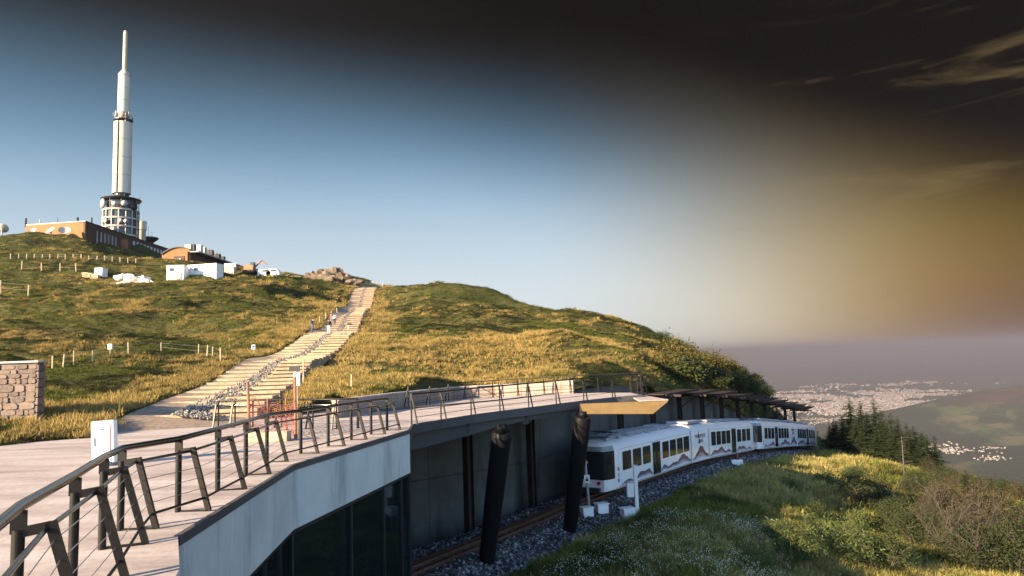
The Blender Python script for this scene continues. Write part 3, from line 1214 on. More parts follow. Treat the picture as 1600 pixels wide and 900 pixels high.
    w = [E0, E0 - Vector((0.3, 0, 0)), E1 - Vector((0.3, 0, 0)), E1 - Vector((0.02, 0.05, 0))]
    mb.hexa([Vector((c.x, c.y, -9.4)) for c in w] + [Vector((c.x, c.y, zdeck(c.x, c.y) - 0.05)) for c in w])
    mb.build('front_wall', M_FASCIA, t)


station()

# ------------------------------------------------------------------ footbridge over the track
def footbridge():
    t = thing('footbridge', 'curved concrete footbridge on dark leaning pillars above the track', 'bridge', (OUT[4].x, OUT[4].y, -9.2))
    outer = [E3] + OUT
    inner = FAR[::-1]
    pts = outer + inner
    sheet('deck_slab', [p + Vector((0, 0, -0.004)) for p in pts], M_DECK, 0.20, parent=None).parent = t
    for ch in t.children:
        if ch.name.startswith('deck_slab'):
            ch.location = -Vector(t.location)
    # edge channel along the outside
    mb = MB()
    n = len(outer)
    for a, b in zip(outer, outer[1:]):
        d = (b - a); d.z = 0; d.normalize(); nn = Vector((d.y, -d.x, 0))
        w = [a + nn * 0.03, b + nn * 0.03, b - nn * 0.05, a - nn * 0.05]
        mb.hexa([Vector((c.x, c.y, c.z - 0.34)) for c in w] + [Vector((c.x, c.y, c.z + 0.02)) for c in w])
    mb.build('edge_beam', M_GIRDER, t)
    mb = MB()
    mb.bar(OUT[-1] + Vector((0, 0, -0.16)), FAR[-1] + Vector((0, 0, -0.16)), 0.1, 0.36)
    mb.build('edge_beam', M_GIRDER, t)
    # deep girder set back under the edge, tapering to the right
    ins = []
    for i, p in enumerate(outer):
        q = outer[min(i + 1, n - 1)]; o = outer[max(i - 1, 0)]
        d = (q - o); d.z = 0; d.normalize(); nn = Vector((d.y, -d.x, 0))
        ins.append(p - nn * 0.35)
    dep = [1.0, 1.0, 0.98, 0.9, 0.72, 0.62, 0.60, 0.58, 0.5, 0.4]
    mb = MB()
    for i in range(n - 2):
        a, b = ins[i], ins[i + 1]
        d = (b - a); d.z = 0; d.normalize(); nn = Vector((d.y, -d.x, 0))
        w = [a, b, b - nn * 0.28, a - nn * 0.28]
        mb.hexa([Vector((w[k].x, w[k].y, w[k].z - (dep[i] if k in (0, 3) else dep[i + 1]))) for k in range(4)] + [Vector((c.x, c.y, c.z - 0.19)) for c in w])
    mb.build('girder', M_GIRDER, t)
    # cross beams to the wall
    for i in (1, 3, 5, 7):
        a = ins[i]
        b = FAR[min(len(FAR) - 1, i + 2)]
        mb = MB(); mb.bar(a + Vector((0, 0, -0.5)), b + Vector((0, 0, -0.5)), 0.25, 0.55)
        mb.build('cross_beam', M_GIRDER, t)
    # the pale sunlit end girder with its pointed nose
    zt = -2.32
    Yg = 34.2
    poly = [at(905, 600, Yg).x, at(1042, 600, Yg).x, at(1018, 600, Yg).x]
    x0, x1, x2 = poly
    mb = MB()
    mb.prism([(x0, Yg, zt), (x1, Yg, zt), (x1, Yg, zt - 0.05), (x2, Yg, zt - 0.62), (x0, Yg, zt - 0.5)], (0, 0.26, 0))
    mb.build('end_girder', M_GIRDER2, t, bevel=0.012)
    mb = MB()
    mb.prism([(x0 + 2.9, Yg - 0.02, zt + 0.02), (x1 + 0.02, Yg - 0.02, zt + 0.02), (FAR[-1].x + 0.3, FAR[-1].y - 1.2, zt + 0.02), (x0 + 3.2, FAR[-1].y - 1.5, zt + 0.02)], (0, 0, 0.05))
    mb.build('end_plate', M_DECK, t)
    # two leaning pillars
    for (tp, bt) in (((Vector((-0.62, 28.75, -2.97))), atz(757, 893, -9.1)), (Vector((3.22, 33.65, -2.88)), atz(887, 843, -9.25))):
        mb = MB()
        bt = Vector(bt) + Vector((0, 0, -0.25))
        u = (bt - tp)
        prof = [(0.0, 0.36), (0.025, 0.42), (0.5, 0.39), (1.0, 0.33)]
        mb.tube([tp + u * f for f, _ in prof], [r for _, r in prof], 32)
        o = mb.build('pillar', M_PILLAR, t)
        auto_smooth(o, 0.35)
        mb = MB(); mb.tube([(tp.x, tp.y, tp.z - 0.05), (tp.x, tp.y, -2.66)], 0.2, 14)
        mb.build('bearing', M_PILLAR, t, smooth=True)


footbridge()

# ------------------------------------------------------------------ railings
def railing(name, label, posts, arm, foot, hgt=1.09, wires=5, dark=False, side=1, hr=0.045, pw=0.045, lower=True):
    t = thing(name, label, 'railing', tuple(posts[len(posts) // 2]))
    n = len(posts)
    heads, feet, tops = [], [], []
    for i, p in enumerate(posts):
        q, o = posts[min(i + 1, n - 1)], posts[max(i - 1, 0)]
        d = (q - o); d.z = 0; d.normalize()
        nn = Vector((d.y, -d.x, 0)) * side
        up = Vector((0, 0, 1))
        mb = MB()
        mb.tube([p, p + up * (hgt - 0.17)], pw, 10)
        mb.bar(p + up * (hgt - 0.2), p + up * (hgt - 0.03), pw * 2.4, 0.03, up=d)
        o1 = mb.build('post', M_POST, t); auto_smooth(o1, 0.7)
        h = p + nn * arm + up * (hgt - 0.17)
        f = p + nn * foot
        mb = MB()
        if arm > 0.06:
            mb.bar(p + up * (hgt - 0.20) - nn * 0.03, h + up * 0.0, 0.05, 0.075)
            mb.bar(p + nn * 0.02 + up * 0.012, f + up * 0.012, 0.05, 0.02)
        mb.bar(h + up * 0.035, f, 0.05 if arm > 0.06 else 0.04, pw * 1.7, up=nn)
        mb.build('strut', M_POST, t)
        heads.append(h - nn * 0.03); feet.append((h, f)); tops.append(p + up * hgt)
    a0 = tops[0]
    mb = MB(); mb.tube(tops, hr, 12)
    o1 = mb.build('handrail', M_POST if dark else M_INOX, t); auto_smooth(o1, 0.7)
    if arm > 0.06:
        mb = MB(); mb.tube([h - Vector((0, 0, 0.02)) for h in heads], 0.022, 8)
        mb.build('middle_rail', M_INOX, t, smooth=True)
    if lower:
        mb = MB(); mb.tube([h.lerp(f, 0.78) for h, f in feet], 0.017, 8)
        mb.build('lower_rail', M_POST, t, smooth=True)
    for k in range(wires):
        mb = MB()
        r_ = 0.005 if arm > 0.06 else 0.011
        mb.tube([h.lerp(f, (k + 0.7) / (wires + 0.6) * 0.95) for h, f in feet], r_, 5)
        mb.build('cable', M_CABLE if not dark else M_POST, t)
    return t


near = []
for px, py in [(30, 797), (118, 746), (163, 716)]:
    p = atz(px, py, -1.03)
    near.append(P3(p.x, p.y))
first = near[0]
near = [P3(first.x + 0.85 * k, first.y - 1.75 * k) for k in (3, 2, 1)] + near
near += [atdeck(188, 829)] + [atdeck(*p) for p in [(278, 800), (340, 767), (384, 743), (417, 722.5), (470, 709), (513, 697.5), (549, 687.5), (580, 679), (605, 672.5)]]
railing('terrace_railing', 'near steel railing with shiny handrail along the terrace edge', near, 0.21, 0.47)
railing('bridge_railing', 'dark railing along the outer edge of the footbridge above the pillars', [p + Vector((-0.05, 0.06, 0)) for p in OUT], 0.04, 0.26, wires=3, dark=True, side=1, hr=0.032, pw=0.03, lower=False, hgt=1.12)
railing('hill_side_railing', 'dark railing along the far edge of the footbridge below the hillside', [atdeck(*p) for p in far_px[1:]], 0.04, 0.26, wires=3, dark=True, side=-1, hr=0.03, pw=0.03, lower=False, hgt=1.12)
railing('bridge_end_railing', 'short dark railing closing the far right end of the footbridge', [OUT[-1] + Vector((0.05, 0.1, 0)), (OUT[-1] + FAR[-1]) / 2 + Vector((0.1, 0, 0)), FAR[-1] + Vector((0.05, -0.1, 0))], 0.04, 0.26, wires=3, dark=True, hr=0.032, pw=0.03, lower=False, hgt=1.12)
railing('stair_side_railing', 'railing across the back of the terrace beside the red net', [atdeck(*p) for p in [(341, 668), (367, 667.5), (395, 667), (440, 667.5), (489, 669), (526, 669.5), (560, 668)]], 0.15, 0.36, wires=4, dark=True, side=1, hr=0.034, pw=0.032, lower=False, hgt=1.06)

# ------------------------------------------------------------------ retaining wall, its panels, the gallery of frames
def retaining_wall():
    t = thing('retaining_wall', 'tall dark concrete retaining wall behind the railway track', 'wall', tuple(TR(0, -3.2, -0.9)))
    ss = list(np.arange(-15, 58, 3.05))
    for a, b in zip(ss, ss[1:]):
        za, zb_ = TR(a).z - 2.4, TR(b).z - 2.4
        ta, tb = wall_top(a) + 0.1, wall_top(b) + 0.1
        ma, mb_ = za + 4.55, zb_ + 4.55
        rows = [(za, zb_, min(ma, ta), min(mb_, tb))]
        if ta > ma + 0.3:
            rows.append((ma + 0.02, mb_ + 0.02, ta, max(tb, mb_ + 0.1)))
        for z0, z1, z2, z3 in rows:
            p, q = TR(a + 0.008, wall_off(a)), TR(b - 0.008, wall_off(b))
            p2, q2 = TR(a + 0.008, wall_off(a) - 0.35), TR(b - 0.008, wall_off(b) - 0.35)
            mb = MB()
            mb.hexa([Vector((p.x, p.y, z0)), Vector((q.x, q.y, z1)), Vector((q2.x, q2.y, z1)), Vector((p2.x, p2.y, z0)),
                     Vector((p.x, p.y, z2)), Vector((q.x, q.y, z3)), Vector((q2.x, q2.y, z3)), Vector((p2.x, p2.y, z2))])
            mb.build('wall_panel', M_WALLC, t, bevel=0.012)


retaining_wall()


def gallery():
    t = thing('steel_gallery', 'row of rusty steel posts and roof slabs along the railway wall', 'gallery', tuple(TR(20, -2.5, -0.6)))
    for i in range(14):
        s = -8.5 + 6.4 * i
        p = TR(s, -2.45)
        zt = min(p.z + 5.45, -2.85)
        q = TR(s + .1, -2.45)
        d = Vector((q.x - p.x, q.y - p.y, 0)).normalized()
        mb = MB()
        nn = Vector((d.y, -d.x, 0))
        # H section: two flanges and a web
        mb.bar((p.x, p.y, p.z - 0.75), (p.x, p.y, zt), 0.5, 0.05, up=nn)
        for sg in (-1, 1):
            c = p + d * (0.23 * sg)
            mb.bar((c.x, c.y, p.z - 0.75), (c.x, c.y, zt), 0.045, 0.32, up=nn)
        mb.build('post', M_CORTEN, t)
        if s < 12:
            continue
        a = TR(s, -3.0); b = TR(s, 0.1)
        mb = MB(); mb.bar((a.x, a.y, zt + 0.09), (b.x, b.y, zt + 0.09), 0.16, 0.18)
        mb.build('roof_beam', M_CORTEN, t)
        a, b = TR(s - 1.0, -2.9), TR(s + 6.6, -2.9)
        c, e = TR(s + 6.6, -1.0), TR(s - 1.0, -1.0)
        mb = MB()
        mb.prism([Vector((v.x, v.y, zt + 0.185)) for v in (a, b, c, e)], (0, 0, 0.08))
        mb.build('roof_slab', M_CORTEN, t)
        for o in (-0.75,):
            a, b = TR(s - 1.2, o), TR(s + 6.9, o)
            mb = MB(); mb.bar((a.x, a.y, zt + 0.2), (b.x, b.y, zt + 0.2), 0.1, 0.16)
            mb.build('purlin', M_CORTEN, t)
        a, b = TR(s, -2.2), TR(s, -0.9)
        mb = MB(); mb.bar((a.x, a.y, zt - 0.9), (b.x, b.y, zt + 0.02), 0.07)
        mb.build('brace', M_CORTEN, t)


gallery()


def parapet():
    t = thing('low_parapet_wall', 'low brown concrete parapet wall between the footbridge and the grass', 'wall', tuple(FAR[2]))
    base = [atdeck(*p) for p in far_px[:9]]
    pts = []
    for i, p in enumerate(base):
        q, o = base[min(i + 1, 8)], base[max(i - 1, 0)]
        d = (q - o); d.z = 0; d.normalize()
        pts.append(p + Vector((-d.y, d.x, 0)) * 0.75)
    pts = [pts[0] - (pts[1] - pts[0]) * 1.2] + pts
    for a, b in zip(pts, pts[1:]):
        d = (b - a); d.z = 0; d.normalize(); nn = Vector((-d.y, d.x, 0))
        b2 = b - d * 0.01
        w = [a, b2, b2 + nn * 0.3, a + nn * 0.3]
        mb = MB(); mb.hexa([c - Vector((0, 0, 0.5)) for c in w] + [c + Vector((0, 0, 0.76)) for c in w])
        mb.build('wall_panel', M_PARAPET, t, bevel=0.01)
        w = [a - nn * 0.03, b2 - nn * 0.03, b2 + nn * 0.33, a + nn * 0.33]
        mb = MB(); mb.hexa([c + Vector((0, 0, 0.762)) for c in w] + [c + Vector((0, 0, 0.83)) for c in w])
        mb.build('coping', M_DECK, t)


parapet()
# ------------------------------------------------------------------ train
M_TRAIN = NT('train_white')
M_TRAIN.color(M_TRAIN.ramp(M_TRAIN.noise(0.7, 4), [(0.3, (0.80, 0.79, 0.80)), (0.7, (0.86, 0.85, 0.86))])).set(0.25, 0, 0.5, Coat_Weight=0.4)
M_TRAIN = M_TRAIN.mat
M_ROOFG = plain('roof_grey', (0.26, 0.27, 0.29), 0.5)
M_BOGIE = plain('bogie_black', (0.02, 0.02, 0.022), 0.6)
M_SEAL = plain('rubber_seal', (0.03, 0.03, 0.032), 0.6)
M_REDLAMP = plain('red_lamp', (0.55, 0.02, 0.02), 0.3)
M_BLUE = plain('blue_sign', (0.03, 0.07, 0.30), 0.4)
M_BELLOWS = plain('bellows', (0.05, 0.05, 0.05), 0.8)
M_INK = plain('print_ink', (0.03, 0.025, 0.04), 0.5)


def livery_mat(name, c):
    """printed band: mountain colour on top fading to white at the foot (height stored in the mesh's UV)"""
    m = NT(name)
    uv = m.n('ShaderNodeUVMap')
    sp = m.n('ShaderNodeSeparateXYZ'); m.link(uv.outputs[0], sp.inputs[0])
    m.color(m.ramp(sp.outputs[1], [(0.0, (0.78, 0.77, 0.80)), (0.3, (0.50, 0.44, 0.53)), (0.6, tuple(q * 1.7 for q in c)), (1.0, c)])).set(0.3, 0, 0.5)
    return m.mat


M_LIV = livery_mat('livery_purple', (0.085, 0.058, 0.092))
M_LIV2 = livery_mat('livery_dark', (0.06, 0.03, 0.055))
PROF = [(1.27, 0.36), (1.33, 0.45), (1.33, 1.5), (1.33, 2.68), (1.28, 2.86), (1.15, 3.06), (0.9, 3.2), (0.45, 3.28), (0, 3.30)]
FULL = PROF + [(-a, b) for a, b in PROF[-2::-1]]


def txt(body, size, M, mat, name, parent):
    cu = bpy.data.curves.new(name, 'FONT')
    cu.body = body
    cu.size = size
    cu.align_x = 'CENTER'
    cu.extrude = 0.001
    tmp = bpy.data.objects.new('tmp', cu)
    COL.objects.link(tmp)
    dg = bpy.context.evaluated_depsgraph_get()
    me = bpy.data.meshes.new_from_object(tmp.evaluated_get(dg))
    bpy.data.objects.remove(tmp)
    me.transform(M)
    off = parent_loc(parent)
    me.transform(Matrix.Translation(-off))
    me.materials.clear(); me.materials.append(mat)
    o = bpy.data.objects.new(name, me)
    COL.objects.link(o)
    o.parent = parent
    return o


def train(label, s_start, seed):
    root = thing('train', label, 'train', tuple(TR(s_start + 17, 0, 0)), 'white rack railway trains')
    rr = random.Random(seed)

    def sec_matrix(a, b):
        p, q = TR(a), TR(b)
        x = (q - p).normalized()
        y = Vector((-x.y, x.x, 0)).normalized()       # left
        z = x.cross(y)
        M = Matrix(((x.x, y.x, z.x, p.x), (x.y, y.y, z.y, p.y), (x.z, y.z, z.z, p.z), (0, 0, 0, 1)))
        return M, (q - p).length

    def loft(M, stations, name, mat, smooth=0.5):
        mb = MB(); n = len(FULL)
        vs, fs = [], []
        for x, w, z0, zs in stations:
            for a, b in FULL:
                vs.append(M @ Vector((x, -a * w, z0 + (b - 0.36) * zs + 0.36)))
        for i in range(len(stations) - 1):
            for k in range(n - 1):
                fs.append((i * n + k, i * n + k + 1, (i + 1) * n + k + 1, (i + 1) * n + k))
            fs.append((i * n + n - 1, i * n, (i + 1) * n, (i + 1) * n + n - 1))
        fs.append(tuple(range(n))[::-1]); fs.append(tuple((len(stations) - 1) * n + k for k in range(n)))
        mb.add(vs, fs)
        o = mb.build(name, mat, root)
        auto_smooth(o, smooth)
        return o

    def side_x(z):
        return float(np.interp(z, [b for a, b in PROF], [a for a, b in PROF]))

    def panel(M, x0, x1, z0, z1, mat, name, parent, out, r=0.07, thick=0.02):
        """rounded rectangle on the right-hand side wall"""
        pts = []
        for cx, cz, a0 in ((x1 - r, z0 + r, -90), (x1 - r, z1 - r, 0), (x0 + r, z1 - r, 90), (x0 + r, z0 + r, 180)):
            for k in range(4):
                a = math.radians(a0 + 30 * k)
                pts.append((cx + r * math.cos(a), cz + r * math.sin(a)))
        mb = MB(); n = len(pts)
        vs = [M @ Vector((x, -(side_x(z) + out), z)) for x, z in pts] + [M @ Vector((x, -(side_x(z) + out - thick), z)) for x, z in pts]
        mb.add(vs, [tuple(range(n))] + [(i, n + i, n + (i + 1) % n, (i + 1) % n) for i in range(n)])
        return mb.build(name, mat, parent)

    def window(M, x0, x1, z0=1.38, z1=2.52):
        f = panel(M, x0, x1, z0, z1, M_SEAL, 'window', root, 0.008)
        panel(M, x0 + 0.035, x1 - 0.035, z0 + 0.035, z1 - 0.035, M_TGLASS, 'pane', f, 0.014)
        panel(M, x0 + 0.035, x1 - 0.035, z1 - 0.33, z1 - 0.30, M_SEAL, 'top_bar', f, 0.018, r=0.012)

    def door(M, x0, x1):
        f = panel(M, x0, x1, 0.50, 2.64, M_SEAL, 'door', root, 0.008, r=0.05)
        xm = (x0 + x1) / 2
        for a, b in ((x0 + 0.05, xm - 0.02), (xm + 0.02, x1 - 0.05)):
            panel(M, a, b, 0.56, 2.58, M_TGLASS, 'leaf', f, 0.014, r=0.05)
        for a in (xm - 0.07, xm + 0.05):
            panel(M, a, a + 0.02, 1.0, 1.9, M_INOX, 'handle', f, 0.03, r=0.008)

    def livery(M, x0, x1, heights, mat, zb=0.50):
        """mountain silhouette printed along the lower side"""
        n = len(heights)
        vs, fs, uvs = [], [], []
        for i, h in enumerate(heights):
            x = x0 + (x1 - x0) * i / (n - 1)
            for z, v_ in ((zb, 0), (h, 1)):
                vs.append(M @ Vector((x, -(side_x(z) + 0.004), z))); uvs.append((i / (n - 1), v_))
        for i in range(n - 1):
            fs.append((2 * i, 2 * i + 2, 2 * i + 3, 2 * i + 1))
        mb = MB(); mb.add(vs, fs)
        o = mb.build('livery_print', mat, root, fix=False)
        uvl = o.data.uv_layers.new(name='UVMap')
        for lp in o.data.loops:
            uvl.data[lp.index].uv = uvs[lp.vertex_index]
        return o

    def ridge(n, lo, hi, sd, rise=0.0):
        q = random.Random(sd)
        ph = [q.uniform(0, 6) for _ in range(4)]
        out = []
        for i in range(n):
            t = i / (n - 1)
            v = 0.5 + 0.22 * math.sin(t * 9 + ph[0]) + 0.16 * math.sin(t * 19 + ph[1]) + 0.1 * abs(math.sin(t * 31 + ph[2])) + rise * (t - 0.5)
            out.append(lo + (hi - lo) * max(0.05, min(1, v)) * min(1, t * 8 + 0.1) * min(1, (1 - t) * 8 + 0.1))
        return out

    def bogie(M, x):
        mb = MB()
        mb.box((x, 0, 0.33), (2.3, 1.5, 0.3), M)
        mb.box((x, 0, 0.55), (1.2, 1.9, 0.2), M)
        for dx in (-0.8, 0.8):
            for y in (-0.58, 0.58):
                c = Vector((x + dx, y, 0.36))
                mb.tube([M @ (c - Vector((0, 0.07, 0))), M @ (c + Vector((0, 0.07, 0)))], 0.36, 14)
        mb.build('bogie', M_BOGIE, root)

    def cab(M, L, near):
        """rounded nose with wrap-round windscreen; near=True at local x=0 else at x=L"""
        sg = 1 if near else -1
        x_ = (lambda d: d) if near else (lambda d: L - d)
        st = [(x_(1.55), 1.0, 0, 1.0), (x_(1.0), 0.985, 0, 0.995), (x_(0.45), 0.94, 0, 0.97), (x_(0.12), 0.86, 0, 0.93), (x_(0.0), 0.80, 0, 0.90)]
        if not near:
            st = st[::-1]
        loft(M, st, 'cab', M_TRAIN)
        # windscreen: a curved dark sheet round the nose
        def ring(z, o=0.02):
            pts = []
            for d, w in ((1.02, 0.985), (0.45, 0.94), (0.12, 0.86), (-0.02, 0.78)):
                pts.append((d - (0.03 if d < 0.1 else 0), -(side_x(z) * w + (o if d > 0 else 0))))
            pts.append((-0.05, -0.35)); pts.append((-0.06, 0)); pts.append((-0.05, 0.35))
            pts += [(d, -y) for d, y in pts[:4][::-1]]
            return [M @ Vector((x_(d), y, z)) for d, y in pts]
        zs = [1.05, 1.7, 2.3, 2.72]
        mb = MB(); vs, fs = [], []
        for z in zs:
            vs += ring(z)
        k = 11
        for i in range(3):
            for j in range(k - 1):
                fs.append((i * k + j, i * k + j + 1, (i + 1) * k + j + 1, (i + 1) * k + j))
        mb.add(vs, fs)
        o = mb.build('windscreen', M_TGLASS, root, fix=False, smooth=True)
        mb = MB(); vs, fs = [], []
        for z in (2.74, 3.0):
            vs += ring(z, 0.03)
        for j in range(k - 1):
            fs.append((j, j + 1, k + j + 1, k + j))
        mb.add(vs, fs)
        mb.build('visor', M_ROOFG, root, fix=False, smooth=True)
        for y in (-0.75, 0.75):
            mb = MB()
            c = M @ Vector((x_(-0.05), y, 0.86)); d = (M.to_3x3() @ Vector((-sg, 0, 0)))
            mb.tube([c - d * 0.1, c + d * 0.05], 0.11, 12)
            mb.build('tail_lamp', M_REDLAMP, root)
        mb = MB(); mb.box((x_(-0.1), 0, 0.45), (0.35, 1.7, 0.28), M)
        mb.build('coupler', M_BOGIE, root)
        for y in (-1.3,):
            mb = MB()
            c = Vector((x_(0.35), -1.42, 2.2))
            mb.box(tuple(c), (0.1, 0.12, 0.5), M)
            mb.build('mirror', M_BOGIE, root)

    lens = [(0.0, 14.7), (15.0, 19.0), (19.3, 34.3)]
    # first car
    for ci, (a, b) in enumerate(lens):
        M, L = sec_matrix(s_start + a, s_start + b)
        if ci == 1:
            loft(M, [(0, 1, 0, 1), (L, 1, 0, 1)], 'power_module', M_TRAIN)
            h = [0.62, 0.72, 0.8, 0.95, 1.08, 1.16, 1.30, 1.52, 1.56, 1.50, 1.54, 1.30, 1.12, 1.0, 0.9, 0.86, 0.8]
            livery(M, 0.08, L - 0.08, h, M_LIV2)
            T = M @ Matrix.Translation((L / 2, -1.345, 0)) @ Matrix.Rotation(math.pi / 2, 4, 'X')
            txt('PAN RAMIQUE', 0.40, T @ Matrix.Translation((0, 2.22, 0)), M_INK, 'lettering', root)
            txt('D  MES', 0.42, T @ Matrix.Translation((0, 1.82, 0)), M_INK, 'lettering', root)
            # small cone emblem standing in for the letters O
            mb = MB()
            for cx, cz, hh in ((-0.42, 2.2, 0.58), (-0.2, 1.76, 0.5)):
                mb.prism([T @ Vector((cx + dx * 0.9, cz + dz * hh, 0.0015)) for dx, dz in ((-.2, 0), (.2, 0), (.10, .55), (.05, .62), (.03, 1), (-.03, 1), (-.05, .62), (-.10, .55))], (M.to_3x3() @ Vector((0, -0.003, 0))))
            mb.build('emblem', M_INK, root)
            for x in (L / 2 - 0.4, L / 2):
                panel(M, x, x + 0.33, 0.72, 0.92, M_GREY, 'number_plate', root, 0.006, r=0.03)
            mb = MB(); mb.box((L / 2, 0, 3.4), (3.2, 1.8, 0.2), M); mb.build('roof_unit', M_ROOFG, root, bevel=0.04)
            bogie(M, 1.1); bogie(M, L - 1.1)
            continue
        if ci == 0:
            cab(M, L, True)
            loft(M, [(1.55, 1, 0, 1), (L, 1, 0, 1)], 'car_body', M_TRAIN)
            xs = [2.15, 3.75, 5.35]
            for x in xs:
                window(M, x, x + 1.35)
            door(M, 7.05, 8.45)
            for x in (8.85, 10.3, 11.75, 13.15):
                window(M, x, x + 1.25)
            livery(M, 1.9, 7.0, ridge(30, 0.55, 1.05, seed, 0.7), M_LIV)
            livery(M, 8.5, L - 0.1, ridge(34, 0.6, 1.28, seed + 1, 0.5), M_LIV)
            for z, m_ in ((1.45, M_RED), (1.1, M_GREY), (0.78, M_BLUE)):
                panel(M, 1.42, 1.62, z, z + 0.2, m_, 'notice', root, 0.01, r=0.02)
            bogie(M, 3.4)
            roof = [(2.6, 1.9, 0.2), (5.4, 2.6, 0.26), (8.6, 2.4, 0.2), (11.5, 1.8, 0.24)]
        else:
            cab(M, L, False)
            loft(M, [(0, 1, 0, 1), (L - 1.55, 1, 0, 1)], 'car_body', M_TRAIN)
            for x in (0.45, 1.9, 3.35, 4.75):
                window(M, x, x + 1.25)
            door(M, 6.4, 7.8)
            for x in (8.2, 9.85, 11.45):
                window(M, x, x + 1.35)
            livery(M, 0.1, 6.35, ridge(34, 0.6, 1.25, seed + 2, -0.2), M_LIV)
            livery(M, 7.85, 13.2, ridge(30, 0.55, 1.05, seed + 3, -0.5), M_LIV)
            bogie(M, L - 3.4)
            roof = [(2.5, 2.2, 0.2), (6.5, 2.6, 0.22), (10.5, 2.2, 0.2)]
        # gutter line, skirt seam, panel joints and handrail along the body side
        xa, xb = (1.6, L - 0.02) if ci == 0 else (0.02, L - 1.6)
        panel(M, xa, xb, 2.70, 2.725, M_GREY, 'gutter', root, 0.006, r=0.01)
        panel(M, xa, xb, 0.452, 0.475, M_SEAL, 'skirt_seam', root, 0.004, r=0.008)
        for x in ((1.6, 6.9, 8.6, L - 0.12) if ci == 0 else (0.1, 6.25, 7.95, L - 1.66)):
            panel(M, x, x + 0.018, 0.48, 2.69, M_GREY, 'panel_joint', root, 0.003, r=0.006)
        for x, l, h in roof:
            mb = MB()
            mb.box((x + l / 2 - 0.9, 0.1, 3.28 + h / 2), (l, 1.5, h), M)
            mb.build('roof_unit', M_ROOFG, root, bevel=0.05)
        if ci == 0:      # folded pantograph and its frame
            mb = MB()
            for y in (-0.55, 0.55):
                mb.tube([M @ Vector((1.6, y, 3.42)), M @ Vector((2.8, y * 0.7, 3.62)), M @ Vector((1.9, y, 3.74))], 0.03, 6)
            for x, z in ((1.6, 3.42), (2.8, 3.62), (1.9, 3.74)):
                mb.tube([M @ Vector((x, -0.8, z)), M @ Vector((x, 0.8, z))], 0.03, 6)
            mb.build('pantograph', M_BOGIE, root)
            mb = MB()
            for x in (1.2, 3.0, 4.6, 7.8):
                mb.box((x, -0.75, 3.36), (0.5, 0.2, 0.14), M)
            mb.build('roof_bracket', M_GREY, root)
        mb = MB(); mb.box((L / 2, 0, 0.42), (L - 3.5, 2.1, 0.36), M); mb.build('underframe', M_BOGIE, root)
    for a, b in ((14.7, 15.0), (19.0, 19.3)):
        M, L = sec_matrix(s_start + a, s_start + b)
        loft(M, [(-0.04, 0.93, 0.03, 0.96), (L + 0.04, 0.93, 0.03, 0.96)], 'bellows', M_BELLOWS)
    return root


train('nearer white train with purple mountains, its cab beside the leaning pillar', 0.3, 3)
train('farther white train coupled behind, its end reaching the dark trees', 36.0, 8)

# ------------------------------------------------------------------ things beside the track
def on_low(px, py, Y, dz=0.0):
    p = at(px, py, Y)
    return Vector((p.x, p.y, lz(p.x, p.y) + dz))


def meet_low(px, py):
    """where the sight line through the pixel meets the slope"""
    r = ray(px, py)
    ys = np.arange(20, 140, 0.1)
    xs, zs = r.x / r.y * ys, r.z / r.y * ys
    h = bed_z(xs, ys)
    k = int(np.argmax(zs < h))
    if zs[k] < h[k]:
        return Vector((xs[k], ys[k], h[k]))
    return r * 40


